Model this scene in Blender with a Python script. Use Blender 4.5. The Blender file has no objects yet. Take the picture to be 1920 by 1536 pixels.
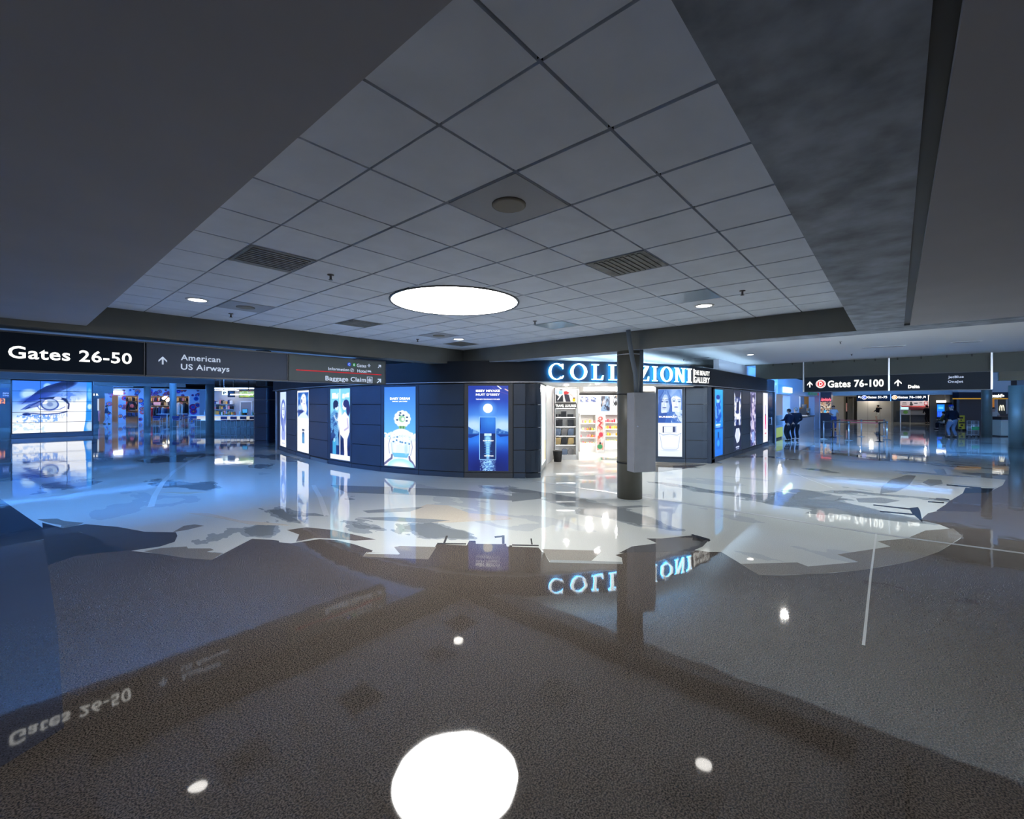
import bpy, bmesh, math, random
import numpy as np
from mathutils import Vector, Matrix, geometry
random.seed(7); RNG = np.random.RandomState(5)
SC = bpy.context.scene; COL = SC.collection
PI = math.pi
# ------------------------------------------------------------------ camera, world, exposure
F, HOR, CAMZ = 833.0, 756.0, 1.9            # focal length (px of a 1920 wide frame), horizon row, eye height
FX, FY = math.cos(math.radians(40.92)), math.sin(math.radians(40.92))   # view direction on plan
cd = bpy.data.cameras.new('camera'); cam = bpy.data.objects.new('camera', cd); COL.objects.link(cam)
cam.location = (0, 0, CAMZ); cam.rotation_euler = (PI/2, 0, math.radians(40.92-90))
cd.sensor_width = 36; cd.lens = F/1920*36; cd.shift_y = -(768-HOR)/1920; cd.clip_start = .05; cd.clip_end = 300
SC.camera = cam
SC.view_settings.view_transform = 'Standard'; SC.view_settings.look = 'None'
SC.view_settings.gamma = 1; SC.view_settings.use_curve_mapping = False; SC.view_settings.exposure = 0.45
SC.cycles.use_denoising = True; SC.cycles.max_bounces = 8; SC.cycles.diffuse_bounces = 4; SC.cycles.glossy_bounces = 5
SC.cycles.sample_clamp_indirect = 6
w = bpy.data.worlds.new('world'); SC.world = w; w.use_nodes = True
w.node_tree.nodes['Background'].inputs[0].default_value = (.50, .60, .85, 1)
w.node_tree.nodes['Background'].inputs[1].default_value = .42

def area(loc, sx, sy, power, col, rot=(0, 0, 0)):
    l = bpy.data.lights.new('ceiling_lamp', 'AREA'); l.shape = 'RECTANGLE'; l.size = sx; l.size_y = sy
    l.energy = power; l.color = col
    o = bpy.data.objects.new('ceiling_lamp', l); COL.objects.link(o); o.location = loc; o.rotation_euler = rot
    return o
BLUE = (.12, .36, 1.0)
def bulb(loc, power, col, r=.05, spot=None):
    """the light of a ceiling lamp, or of an added lamp with no fixture"""
    l = bpy.data.lights.new('lamp_light', 'SPOT' if spot else 'POINT'); l.energy = power; l.color = col; l.shadow_soft_size = r
    if spot: l.spot_size = math.radians(spot); l.spot_blend = .6
    o = bpy.data.objects.new('lamp_light', l); COL.objects.link(o); o.location = loc
    return o
BLUE = (.10, .34, 1.0); PALEB = (.55, .75, 1)
for u, v in ((-5, -3), (-1, -5), (-5, 3), (4, -5)): bulb((u, v, 2.9), 45, (1, .93, .86))  # added unseen lamps behind the camera, brightening the near floor and ceiling
for u, v in ((52, 2.5), (57, -2), (56, 6)): bulb((u, v, 2.55), 90, (1, .9, .75))  # bare lamps with no fixture, added to light the far concourse

# ------------------------------------------------------------------ photo to place
def D(px):
    t = (px-960)/F
    return FX+FY*t, FY-FX*t
def G(px, py):
    d = CAMZ*F/(py-HOR); a, b = D(px); return a*d, b*d
def onu(px, c):
    a, b = D(px); d = c/a; return b*d, d
def onv(px, c):
    a, b = D(px); d = c/b; return a*d, d
def atd(px, d):
    a, b = D(px); return a*d, b*d
def Z(py, d): return CAMZ+(HOR-py)*d/F
def dep(u, v): return FX*u+FY*v

# ------------------------------------------------------------------ materials
def lin(*c):
    return tuple(((x/255)/12.92 if x <= 10.3 else ((x/255+.055)/1.055)**2.4) for x in c[:3])
MATS = {}
def mat(name, col=(.5, .5, .5), rough=.5, metal=0, emit=None, es=1, spec=.5, bump=0, bscale=20, var=0, vscale=8):
    if name in MATS: return MATS[name]
    m = bpy.data.materials.new(name); m.use_nodes = True; nt = m.node_tree; b = nt.nodes['Principled BSDF']
    b.inputs['Base Color'].default_value = (*col, 1); b.inputs['Roughness'].default_value = rough
    b.inputs['Metallic'].default_value = metal; b.inputs['Specular IOR Level'].default_value = spec
    if emit:
        b.inputs['Emission Color'].default_value = (*emit, 1); b.inputs['Emission Strength'].default_value = es
    if bump or var:
        g = nt.nodes.new('ShaderNodeNewGeometry'); n = nt.nodes.new('ShaderNodeTexNoise'); n.inputs['Scale'].default_value = bscale if bump else vscale
        n.inputs['Detail'].default_value = 5
        nt.links.new(g.outputs['Position'], n.inputs['Vector'])
        if bump:
            bp = nt.nodes.new('ShaderNodeBump'); bp.inputs['Strength'].default_value = bump; bp.inputs['Distance'].default_value = .01
            nt.links.new(n.outputs['Fac'], bp.inputs['Height']); nt.links.new(bp.outputs['Normal'], b.inputs['Normal'])
        if var:
            r = nt.nodes.new('ShaderNodeValToRGB')
            r.color_ramp.elements[0].position = .3; r.color_ramp.elements[1].position = .7
            r.color_ramp.elements[0].color = (*[x*(1-var) for x in col], 1); r.color_ramp.elements[1].color = (*[min(1, x*(1+var)) for x in col], 1)
            nt.links.new(n.outputs['Fac'], r.inputs['Fac']); nt.links.new(r.outputs['Color'], b.inputs['Base Color'])
    MATS[name] = m; return m
def glow(name, col, s=1):
    return mat(name, (0, 0, 0), .6, emit=col, es=s, spec=0)
def artmat(name, s=1.0, emissive=True, rough=.3):
    if name in MATS: return MATS[name]
    m = bpy.data.materials.new(name); m.use_nodes = True; nt = m.node_tree; b = nt.nodes['Principled BSDF']
    a = nt.nodes.new('ShaderNodeVertexColor'); a.layer_name = 'Col'
    b.inputs['Roughness'].default_value = rough
    if emissive:
        b.inputs['Base Color'].default_value = (.01, .01, .01, 1)
        nt.links.new(a.outputs['Color'], b.inputs['Emission Color']); b.inputs['Emission Strength'].default_value = s
    else:
        nt.links.new(a.outputs['Color'], b.inputs['Base Color'])
    MATS[name] = m; return m

def terrazzo(name, base, chip=.25, clouds=None, rough=.035, ior=1.62, wave=.0012):
    """polished terrazzo: fine stone chips, optional large inlaid cloud shapes, faint waviness of the polish"""
    m = bpy.data.materials.new(name); m.use_nodes = True; nt = m.node_tree; N = nt.nodes.new; L = nt.links.new
    b = nt.nodes['Principled BSDF']; g = N('ShaderNodeNewGeometry')
    b.inputs['Roughness'].default_value = rough; b.inputs['IOR'].default_value = ior
    n = N('ShaderNodeTexNoise'); n.inputs['Scale'].default_value = 110; n.inputs['Detail'].default_value = 2
    L(g.outputs['Position'], n.inputs['Vector'])
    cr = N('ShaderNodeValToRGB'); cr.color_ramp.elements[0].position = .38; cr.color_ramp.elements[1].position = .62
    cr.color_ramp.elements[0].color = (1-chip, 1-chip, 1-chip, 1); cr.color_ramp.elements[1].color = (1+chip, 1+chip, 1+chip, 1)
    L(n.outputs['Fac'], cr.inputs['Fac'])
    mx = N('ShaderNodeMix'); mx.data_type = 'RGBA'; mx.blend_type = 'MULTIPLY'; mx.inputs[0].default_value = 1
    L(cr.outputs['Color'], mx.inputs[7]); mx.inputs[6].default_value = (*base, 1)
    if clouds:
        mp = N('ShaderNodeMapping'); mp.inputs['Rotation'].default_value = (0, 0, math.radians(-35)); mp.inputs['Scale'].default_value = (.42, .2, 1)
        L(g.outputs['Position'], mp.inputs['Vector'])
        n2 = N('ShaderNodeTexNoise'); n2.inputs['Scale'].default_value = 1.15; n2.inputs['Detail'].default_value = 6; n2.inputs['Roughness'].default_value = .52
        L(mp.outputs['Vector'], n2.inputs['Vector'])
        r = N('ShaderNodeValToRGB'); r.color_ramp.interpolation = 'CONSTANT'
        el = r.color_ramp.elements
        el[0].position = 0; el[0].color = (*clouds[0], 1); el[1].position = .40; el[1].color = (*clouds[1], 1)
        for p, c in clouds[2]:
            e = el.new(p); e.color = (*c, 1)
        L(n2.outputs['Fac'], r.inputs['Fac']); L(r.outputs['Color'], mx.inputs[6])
    L(mx.outputs[2], b.inputs['Base Color'])
    nb = N('ShaderNodeTexNoise'); nb.inputs['Scale'].default_value = 2.6; nb.inputs['Detail'].default_value = 1.5
    L(g.outputs['Position'], nb.inputs['Vector'])
    bp = N('ShaderNodeBump'); bp.inputs['Strength'].default_value = 1; bp.inputs['Distance'].default_value = wave
    L(nb.outputs['Fac'], bp.inputs['Height']); L(bp.outputs['Normal'], b.inputs['Normal'])
    return m

# ------------------------------------------------------------------ mesh helpers
class MB:
    def __init__(s): s.v = []; s.f = []; s.m = []; s.sm = []
    def add(s, vs, fs, m=0, smooth=False, M=None):
        o = len(s.v)
        s.v += [tuple(M @ Vector(p)) if M else tuple(p) for p in vs]
        for f in fs: s.f.append([i+o for i in f]); s.m.append(m); s.sm.append(smooth)
        return s
    def box(s, x0, x1, y0, y1, z0, z1, m=0, M=None):
        vs = [(x, y, z) for z in (z0, z1) for y in (y0, y1) for x in (x0, x1)]
        return s.add(vs, [(0, 2, 3, 1), (4, 5, 7, 6), (0, 1, 5, 4), (1, 3, 7, 5), (3, 2, 6, 7), (2, 0, 4, 6)], m, False, M)
    def lathe(s, prof, n=20, m=0, c=(0, 0), M=None, smooth=True, sx=1, sy=1):
        vs = []; fs = []
        for r, z in prof:
            for k in range(n):
                a = 2*PI*k/n; vs.append((c[0]+r*sx*math.cos(a), c[1]+r*sy*math.sin(a), z))
        for i in range(len(prof)-1):
            for k in range(n):
                k2 = (k+1) % n; fs.append((i*n+k, i*n+k2, (i+1)*n+k2, (i+1)*n+k))
        s.add(vs, fs, m, smooth, M)
        o = len(s.v)-len(vs)
        s.f.append([o+k for k in range(n)][::-1]); s.m.append(m); s.sm.append(False)
        s.f.append([o+(len(prof)-1)*n+k for k in range(n)]); s.m.append(m); s.sm.append(False)
        return s
    def cyl(s, x, y, z0, z1, r, n=16, m=0): return s.lathe([(r, z0), (r, z1)], n, m, (x, y))
    def ball(s, c, r, n=10, m=0, M=None):
        r = r if isinstance(r, tuple) else (r, r, r); vs = []; fs = []; k2 = n//2+1
        for i in range(k2+1):
            t = PI*i/k2
            for k in range(n):
                a = 2*PI*k/n; vs.append((c[0]+r[0]*math.sin(t)*math.cos(a), c[1]+r[1]*math.sin(t)*math.sin(a), c[2]+r[2]*math.cos(t)))
        for i in range(k2):
            for k in range(n): fs.append((i*n+k, (i+1)*n+k, (i+1)*n+(k+1) % n, i*n+(k+1) % n))
        return s.add(vs, fs, m, True, M)
    def tube(s, pts, r, n=8, m=0):
        pts = [Vector(p) for p in pts]; vs = []; fs = []
        for i, p in enumerate(pts):
            t = (pts[min(i+1, len(pts)-1)]-pts[max(i-1, 0)]).normalized()
            a = t.cross(Vector((0, 0, 1)) if abs(t.z) < .9 else Vector((1, 0, 0))).normalized(); b = t.cross(a)
            for k in range(n):
                q = 2*PI*k/n; vs.append(tuple(p+a*r*math.cos(q)+b*r*math.sin(q)))
        for i in range(len(pts)-1):
            for k in range(n): fs.append((i*n+k, i*n+(k+1) % n, (i+1)*n+(k+1) % n, (i+1)*n+k))
        fs.append(list(range(n))[::-1]); fs.append([(len(pts)-1)*n+k for k in range(n)])
        return s.add(vs, fs, m, True)
    def prism(s, poly, z0, z1, m=0, M=None):
        a = sum(poly[i][0]*poly[(i+1) % len(poly)][1]-poly[(i+1) % len(poly)][0]*poly[i][1] for i in range(len(poly)))
        if a < 0: poly = poly[::-1]
        n = len(poly); vs = [(x, y, z0) for x, y in poly]+[(x, y, z1) for x, y in poly]
        tri = geometry.tessellate_polygon([[Vector((x, y, 0)) for x, y in poly]])
        fs = []
        for t in tri:
            p = [poly[i] for i in t]
            ar = (p[1][0]-p[0][0])*(p[2][1]-p[0][1])-(p[2][0]-p[0][0])*(p[1][1]-p[0][1])
            t = list(t) if ar > 0 else list(t)[::-1]
            fs.append([i+n for i in t]); fs.append(t[::-1])
        fs += [(i, (i+1) % n, (i+1) % n+n, i+n) for i in range(n)]
        return s.add(vs, fs, m, False, M)
    def build(s, name, mats, parent=None, loc=(0, 0, 0), rz=0, bevel=0):
        me = bpy.data.meshes.new(name); me.from_pydata(s.v, [], s.f)
        for x in (mats if isinstance(mats, (list, tuple)) else [mats]): me.materials.append(x)
        me.polygons.foreach_set('material_index', s.m); me.polygons.foreach_set('use_smooth', s.sm); me.update()
        o = bpy.data.objects.new(name, me); COL.objects.link(o); o.location = loc; o.rotation_euler = (0, 0, rz)
        if parent: o.parent = parent
        if bevel:
            b = o.modifiers.new('bevel', 'BEVEL'); b.width = bevel; b.segments = 2; b.limit_method = 'ANGLE'
        return o
def BX(*a, m=0): return MB().box(*a, m=m)
def tag(o, label, cat, group=None, kind=None):
    o['label'] = label; o['category'] = cat
    if group: o['group'] = group
    if kind: o['kind'] = kind
    return o
def struct(o, label=None):
    o['kind'] = 'structure'
    if label: o['label'] = label
    return o
def thing(name, label, cat, loc=(0, 0, 0), rz=0, group=None):
    o = bpy.data.objects.new(name, None); COL.objects.link(o); o.location = loc; o.rotation_euler = (0, 0, rz)
    o.empty_display_size = .1
    return tag(o, label, cat, group)
def dup(root, loc, rz, label, group=None):
    r = root.copy(); COL.objects.link(r); r.location = loc; r.rotation_euler = (0, 0, rz); r['label'] = label
    if group: r['group'] = group
    for ch in list(root.children):
        c = ch.copy(); COL.objects.link(c); c.parent = r
        for g in list(ch.children):
            d = g.copy(); COL.objects.link(d); d.parent = c
    return r
def text(name, body, m, parent, x0, x1, z0, z1, y=0, bold=.02, ext=.004, serif=False, shear=0):
    """lettering in the local XZ plane facing -y, fitted into the box x0..x1, z0..z1"""
    c = bpy.data.curves.new(name, 'FONT'); c.body = body; c.offset = bold; c.size = 1; c.resolution_u = 3; c.shear = shear; c.space_character = 1.06
    t = bpy.data.objects.new(name, c); COL.objects.link(t); dg = bpy.context.evaluated_depsgraph_get()
    me = bpy.data.meshes.new_from_object(t.evaluated_get(dg)); bpy.data.objects.remove(t)
    co = np.empty(len(me.vertices)*3); me.vertices.foreach_get('co', co); co = co.reshape(-1, 3)
    a, b = co.min(0), co.max(0)
    mb = MB(); sx = (x1-x0)/max(1e-6, b[0]-a[0]); sz = (z1-z0)/max(1e-6, b[1]-a[1])
    vs = [(x0+(p[0]-a[0])*sx, y-ext, z0+(p[1]-a[1])*sz) for p in co]
    fs = [list(p.vertices) for p in me.polygons]; bpy.data.meshes.remove(me)
    mb.add(vs, fs); n = len(vs)
    ec = {}
    for f in fs:
        for i in range(len(f)): ec[(f[i], f[(i+1) % len(f)])] = 1
    vb = [(p[0], y, p[2]) for p in vs]; mb.add(vb, [f[::-1] for f in fs])
    for (i, j) in ec:
        if (j, i) not in ec: mb.f.append([j, i, i+n, j+n]); mb.m.append(0); mb.sm.append(False)
    return mb.build(name, m, parent)

# ------------------------------------------------------------------ picture painting for the lit posters and screens
def vnoise(X, Y, fx, fy, seed=0, octs=4):
    r = np.random.RandomState(seed); out = 0; amp = 1; tot = 0
    for o in range(octs):
        g = r.rand(64, 64); x = X*fx*2**o; y = Y*fy*2**o
        xi = np.floor(x).astype(int); yi = np.floor(y).astype(int); a = x-xi; b = y-yi; a = a*a*(3-2*a); b = b*b*(3-2*b)
        q = lambda i, j: g[(yi+j) % 64, (xi+i) % 64]
        out = out+amp*((q(0, 0)*(1-a)+q(1, 0)*a)*(1-b)+(q(0, 1)*(1-a)+q(1, 1)*a)*b); tot += amp; amp *= .5
    return out/tot
class Art:
    def __init__(s, asp, nx, bg=(255, 255, 255)):
        s.nx = nx; s.ny = max(4, int(nx/asp)); s.asp = asp
        s.X, s.Y = np.meshgrid(np.linspace(0, 1, s.nx+1), np.linspace(0, 1, s.ny+1))
        s.c = np.ones((s.ny+1, s.nx+1, 3))*np.array(bg, float)
    def mix(s, mask, col):
        mask = np.clip(mask, 0, 1)[..., None]; s.c = s.c*(1-mask)+np.array(col, float)*mask; return s
    def grad(s, c0, c1, y0=0, y1=1):
        t = np.clip((s.Y-y0)/(y1-y0), 0, 1)[..., None]; s.c = np.array(c0, float)*(1-t)+np.array(c1, float)*t; return s
    def ell(s, x, y, rx, ry, col, soft=.06, rot=0, a=1, lim=None):
        dx = (s.X-x)*s.asp; dy = s.Y-y; k, q = math.cos(rot), math.sin(rot); rx = rx*s.asp
        d = np.sqrt(((dx*k+dy*q)/rx)**2+((-dx*q+dy*k)/ry)**2)
        mk = np.clip((1-d)/soft+.5, 0, 1)*a
        if lim is not None: mk = mk*lim
        return s.mix(mk, col)
    def rect(s, x0, x1, y0, y1, col, a=1):
        e = 1.2/s.nx; f = 1.2/s.ny
        k = np.clip((s.X-x0)/e+.5, 0, 1)*np.clip((x1-s.X)/e+.5, 0, 1)*np.clip((s.Y-y0)/f+.5, 0, 1)*np.clip((y1-s.Y)/f+.5, 0, 1)
        return s.mix(k*a, col)
    def poly(s, P, col, a=1):
        acc = np.zeros(s.X.shape); n = len(P)
        for ox in (-.33, 0, .33):
            for oy in (-.33, 0, .33):
                X = s.X+ox/s.nx; Y = s.Y+oy/s.ny; ins = np.zeros(X.shape, bool)
                for i in range(n):
                    (x1, y1), (x2, y2) = P[i], P[(i+1) % n]
                    if y1 == y2: continue
                    c = ((Y < y1) != (Y < y2)) & (X < (x2-x1)*(Y-y1)/(y2-y1)+x1); ins ^= c
                acc += ins
        return s.mix(acc/9*a, col)
    def line(s, P, wd, col, a=1):
        m = np.zeros(s.X.shape)
        for (x1, y1), (x2, y2) in zip(P[:-1], P[1:]):
            px = (s.X-x1)*s.asp; py = s.Y-y1; vx = (x2-x1)*s.asp; vy = y2-y1
            t = np.clip((px*vx+py*vy)/(vx*vx+vy*vy+1e-9), 0, 1); d = np.hypot(px-t*vx, py-t*vy)
            m = np.maximum(m, np.clip((wd-d)/(1/s.ny)+.5, 0, 1))
        return s.mix(m*a, col)
    def tex(s, col, fx, fy, lo, hi, seed, a=1, lim=None):
        n = vnoise(s.X, s.Y, fx, fy, seed); k = np.clip((n-lo)/(hi-lo), 0, 1)*a
        if lim is not None: k = k*lim
        return s.mix(k, col)
    def box(s, x0, x1, y0, y1): return ((s.X > x0) & (s.X < x1) & (s.Y > y0) & (s.Y < y1)).astype(float)
    def mesh(s, name, m, parent, x0, x1, z0, z1, y=0):
        """a flat picture in the local XZ plane facing -y"""
        nx, ny = s.nx, s.ny
        V = np.stack([x0+(x1-x0)*s.X, np.full(s.X.shape, y), z0+(z1-z0)*s.Y], -1).reshape(-1, 3)
        i = (np.arange(ny)[:, None]*(nx+1)+np.arange(nx)).reshape(-1)
        Fc = np.stack([i, i+1, i+nx+2, i+nx+1], -1)
        me = bpy.data.meshes.new(name); me.from_pydata(V.tolist(), [], Fc.tolist()); me.materials.append(m)
        at = me.color_attributes.new('Col', 'FLOAT_COLOR', 'POINT')
        c = np.clip(s.c, 0, 255)/255; c = np.where(c <= .0404, c/12.92, ((c+.055)/1.055)**2.4)
        c = np.concatenate([c.reshape(-1, 3), np.ones((c.shape[0]*c.shape[1], 1))], 1).astype(np.float32)
        at.data.foreach_set('color', c.reshape(-1)); me.update()
        o = bpy.data.objects.new(name, me); COL.objects.link(o); o.parent = parent
        return o

# ------------------------------------------------------------------ materials of the place
TILE = mat('ceiling_tile', (.72, .78, .88), .9, var=.05, vscale=3)
GROOVE = mat('grid_shadow_gap', (.004, .006, .01), .8, spec=.1)
SOFFIT = mat('painted_soffit', (.40, .41, .45), .85, var=.04, vscale=1.5)
CONC = mat('mottled_board', (.27, .32, .40), .6, var=.4, vscale=5)
BEAM = mat('beam_paint', (.13, .135, .12), .7, var=.08, vscale=2)
BEAMG = mat('grey_beam_paint', (.34, .38, .42), .6)
WHITE = mat('white_paint', (.78, .80, .82), .6)
SHOPW = mat('shop_white', (.86, .85, .83), .35)
DARKM = mat('charcoal_metal_panel', (.032, .050, .082), .34, spec=.5, var=.12, vscale=1.2)
DARKG = mat('charcoal_gloss', (.02, .03, .045), .16)
FRAME = mat('dark_grey_frame', (.05, .055, .065), .4)
BLACK = mat('black', (.008, .008, .01), .5)
FASC = mat('black_fascia', (.005, .010, .018), .5, spec=.3)
EDGE = mat('light_metal_edge', (.45, .48, .52), .35, .6)
STEEL = mat('brushed_steel', (.6, .62, .65), .28, 1)
COLM = mat('column_paint', (.095, .092, .075), .38, var=.06, vscale=3)
COLB = mat('far_column_paint', (.16, .19, .20), .4)
BOXM = mat('grey_enamel', (.27, .28, .31), .45, var=.05, vscale=6)
NAVY = mat('navy_vinyl', (.012, .02, .10), .4)
SIGNN = mat('navy_sign_face', (.003, .013, .03), .45, spec=.2)
SIGNG = mat('slate_sign_face', (.075, .10, .155), .5, spec=.3)
SIGNO = mat('grey_sign_face', (.13, .16, .17), .5, spec=.3)
WTXT = glow('lit_white_lettering', (1, 1, .95), 1.15)
DTXT = mat('pale_grey_lettering', (.55, .62, .74), .6, emit=(.5, .58, .72), es=.5)
REDL = mat('red_line', (.6, .02, .03), .5, emit=(.6, .02, .03), es=.3)
LAMP = glow('white_lamp', (1, .97, .92), 7)
GREYW = mat('warm_grey_wall', (.42, .40, .36), .7)
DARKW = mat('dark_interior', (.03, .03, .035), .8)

# ------------------------------------------------------------------ floor
CREAM = (.56, .58, .55)
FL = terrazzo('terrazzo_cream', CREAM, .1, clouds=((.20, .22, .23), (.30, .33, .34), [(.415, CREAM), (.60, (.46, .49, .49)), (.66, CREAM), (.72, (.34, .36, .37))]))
FBR = terrazzo('terrazzo_brown', (.10, .083, .070), .7)
FBL = terrazzo('terrazzo_slate', (.06, .063, .085), .35)
FDK = terrazzo('terrazzo_black', (.016, .017, .024), .35)
FTA = terrazzo('terrazzo_taupe', (.22, .20, .17), .3)
FGR = terrazzo('terrazzo_grey', (.26, .28, .285), .15)
FYE = terrazzo('terrazzo_sand', (.59, .53, .43), .1)
FSH = terrazzo('shop_tile', (.74, .71, .66), .03, rough=.06, wave=.0004)
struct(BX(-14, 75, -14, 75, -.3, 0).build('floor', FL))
ZI = [.0004]
def inlay(P, m, px=True, name='floor_inlay'):
    pts = [G(*p) for p in P] if px else P
    z = ZI[0]; ZI[0] += .00004
    return struct(MB().prism(pts, -.01, z).build(name, m))
def c7(*P): return [(x/2, 860+y/2) for x, y in P]
def c8(*P): return [(960+x/2, 860+y/2) for x, y in P]
# dark skyline shaped border of brown terrazzo along the near side
up = c7((165, 298), (240, 303), (380, 322), (490, 346), (600, 358), (700, 374), (795, 380), (870, 340), (945, 301), (1020, 305), (1045, 308), (1047, 314), (1090, 318), (1200, 302), (1262, 306), (1330, 322), (1398, 345), (1392, 352), (1375, 350), (1360, 368), (1500, 374), (1605, 378), (1636, 323), (1640, 318), (1665, 320), (1672, 322), (1750, 326), (1760, 308), (1782, 308), (1785, 320), (1878, 321), (1898, 320), (1900, 330))
up += c8((0, 330), (100, 334), (112, 350), (120, 352), (140, 388), (415, 396), (412, 372), (388, 362), (450, 346), (545, 332), (618, 336), (740, 350), (784, 350), (860, 396), (925, 437), (1020, 438), (1100, 435), (1200, 429), (1300, 420), (1400, 404), (1500, 385), (1600, 350), (1680, 302), (1690, 290), (1650, 284), (1655, 268), (1600, 246), (1530, 232), (1560, 205), (1600, 196), (1640, 160), (1690, 130), (1800, 120), (1840, 100), (1862, 60), (1868, 18))
br = [G(*p) for p in up]
e0, e1 = G(*up[0]), G(*up[-1])
br = [(-9, 9)]+[G(82, 1012)]+br+[(34, -4.2), (34, -9), (10, -12), (-12, -12), (-12, 9)]
inlay(br, FBR, False)
inlay([(-9, 14)]+[G(0, 935), G(80, 990), G(83, 1011), G(0, 1026)]+[(-9, 6.5)], FDK, False)
inlay([G(0, 1027), G(82, 1022), G(92, 1075), G(108, 1183)]+[atd(120, 2.6), (-2.5, 2.0), (-5, 4)], FBL, False)
inlay([G(83, 1010), G(120, 1011), G(150, 1005), G(190, 1019), G(245, 1032), G(150, 1040), G(90, 1060), G(82, 1022)], FDK, False)
inlay(c7((140, 228), (215, 225), (240, 234), (315, 241), (262, 263), (228, 259), (230, 250), (180, 241)), FTA)
inlay(c7((158, 240), (240, 262), (400, 300), (400, 325), (165, 303)), FDK)
inlay(c7((160, 258), (230, 262), (320, 246), (440, 256), (545, 275), (660, 277), (665, 290), (655, 312), (600, 330), (490, 346), (380, 321), (395, 306), (300, 275), (165, 290)), mat_b := terrazzo('terrazzo_umber', (.065, .055, .055), .4))
inlay(c7((648, 276), (690, 252), (730, 247), (765, 252), (700, 268)), FTA)
inlay(c7((600, 336), (700, 330), (705, 337), (790, 337), (802, 343), (775, 350), (832, 356), (796, 380), (700, 374), (600, 358), (540, 348)), FTA)
inlay(c7((1075, 268), (1150, 258), (1250, 268), (1410, 304), (1330, 308), (1240, 300), (1180, 298), (1110, 312), (1122, 285)), terrazzo('terrazzo_hull', (.15, .125, .105), .4))
inlay(c7((1478, 332), (1500, 328), (1636, 332), (1606, 378), (1360, 368), (1378, 350), (1500, 358)), FTA)
inlay(c7((1385, 352), (1500, 356), (1495, 360), (1372, 357)), FL, name='floor_inlay')
inlay(c8((112, 340), (315, 345), (334, 352), (295, 386), (140, 384)), FTA)
inlay(c8((145, 380), (300, 384), (412, 388), (415, 396), (140, 390)), FGR)
inlay(c8((860, 395), (1070, 390), (1110, 405), (1300, 388), (1220, 360), (1420, 330), (1370, 310), (1480, 300), (1550, 270), (1655, 262), (1690, 292), (1600, 350), (1500, 385), (1300, 420), (1100, 435), (925, 437)), FTA)
# ship silhouettes with masts and cranes at the edge of the border
inlay(c8((400, 355), (450, 330), (545, 318), (505, 300), (560, 300), (690, 287), (742, 302), (715, 330), (680, 345), (560, 350), (440, 352)), FDK2 := terrazzo('terrazzo_dark_hull', (.075, .07, .068), .4))
for P in (((670, 286), (678, 284), (745, 306), (738, 312)), ((690, 290), (700, 290), (712, 318), (704, 322))): inlay(c8(*P), FDK)
for P in (((1660, 322), (1668, 322), (1680, 290), (1672, 290)), ((1640, 316), (1748, 318), (1748, 323), (1640, 321)), ((1765, 310), (1784, 310), (1784, 314), (1770, 314)), ((1883, 320), (1892, 320), (1892, 288), (1882, 288)), ((1854, 292), (1892, 288), (1892, 294), (1856, 298)), ((1910, 326), (1920, 326), (1920, 332), (1910, 332))): inlay(c7(*P), FDK2)
for P in (((0, 322), (100, 324), (100, 329), (0, 327)), ((72, 322), (78, 322), (74, 300), (69, 300))): inlay(c8(*P), FDK2)
for P in (((1630, 97), (1760, 108), (1760, 113), (1630, 101)), ((1700, 110), (1810, 112), (1790, 128), (1690, 131)), ((1590, 148), (1640, 152), (1640, 156), (1590, 152)), ((1560, 160), (1620, 164), (1620, 168), (1560, 164)), ((1355, 172), (1500, 188), (1500, 193), (1355, 176)), ((1380, 196), (1510, 208), (1510, 213), (1380, 200)), ((1490, 186), (1522, 182), (1530, 195), (1540, 240), (1500, 205))): inlay(c8(*P), FDK)
inlay(c8((1590, 196), (1690, 132), (1800, 128), (1752, 200)), mat_b)
for P in (((1290, 150), (1380, 146), (1455, 158), (1400, 168), (1300, 164)), ((1100, 205), (1140, 188), (1210, 186), (1265, 205), (1200, 214)), ((1110, 150), (1200, 138), (1240, 142), (1210, 158)), ((1380, 132), (1385, 108), (1420, 80), (1480, 62), (1515, 64), (1490, 100), (1440, 126)), ((1540, 90), (1560, 78), (1610, 80), (1615, 95), (1570, 104)), ((1580, 42), (1620, 40), (1630, 58), (1600, 62)), ((0, 130), (100, 128), (110, 150), (0, 162)), ((400, 180), (480, 176), (520, 180), (400, 188))): inlay(c8(*P), FGR)
for P in (((700, 205), (780, 205), (900, 232), (1060, 245), (1085, 252), (940, 248), (830, 225)), ((590, 126), (800, 124), (700, 134)), ((1540, 196), (1600, 172), (1680, 176), (1760, 205), (1900, 216), (1920, 228), (1690, 240), (1540, 240))): inlay(c7(*P), FYE)
for P in (((1340, 222), (1480, 220), (1690, 232), (1600, 242), (1400, 230)), ((1360, 196), (1500, 186), (1590, 182), (1540, 198), (1380, 204)), ((1080, 208), (1180, 205), (1230, 216), (1140, 214)), ((1240, 100), (1500, 108), (1740, 118), (1920, 140), (1920, 158), (1600, 138), (1300, 128))): inlay(c7(*P), FGR)
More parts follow.
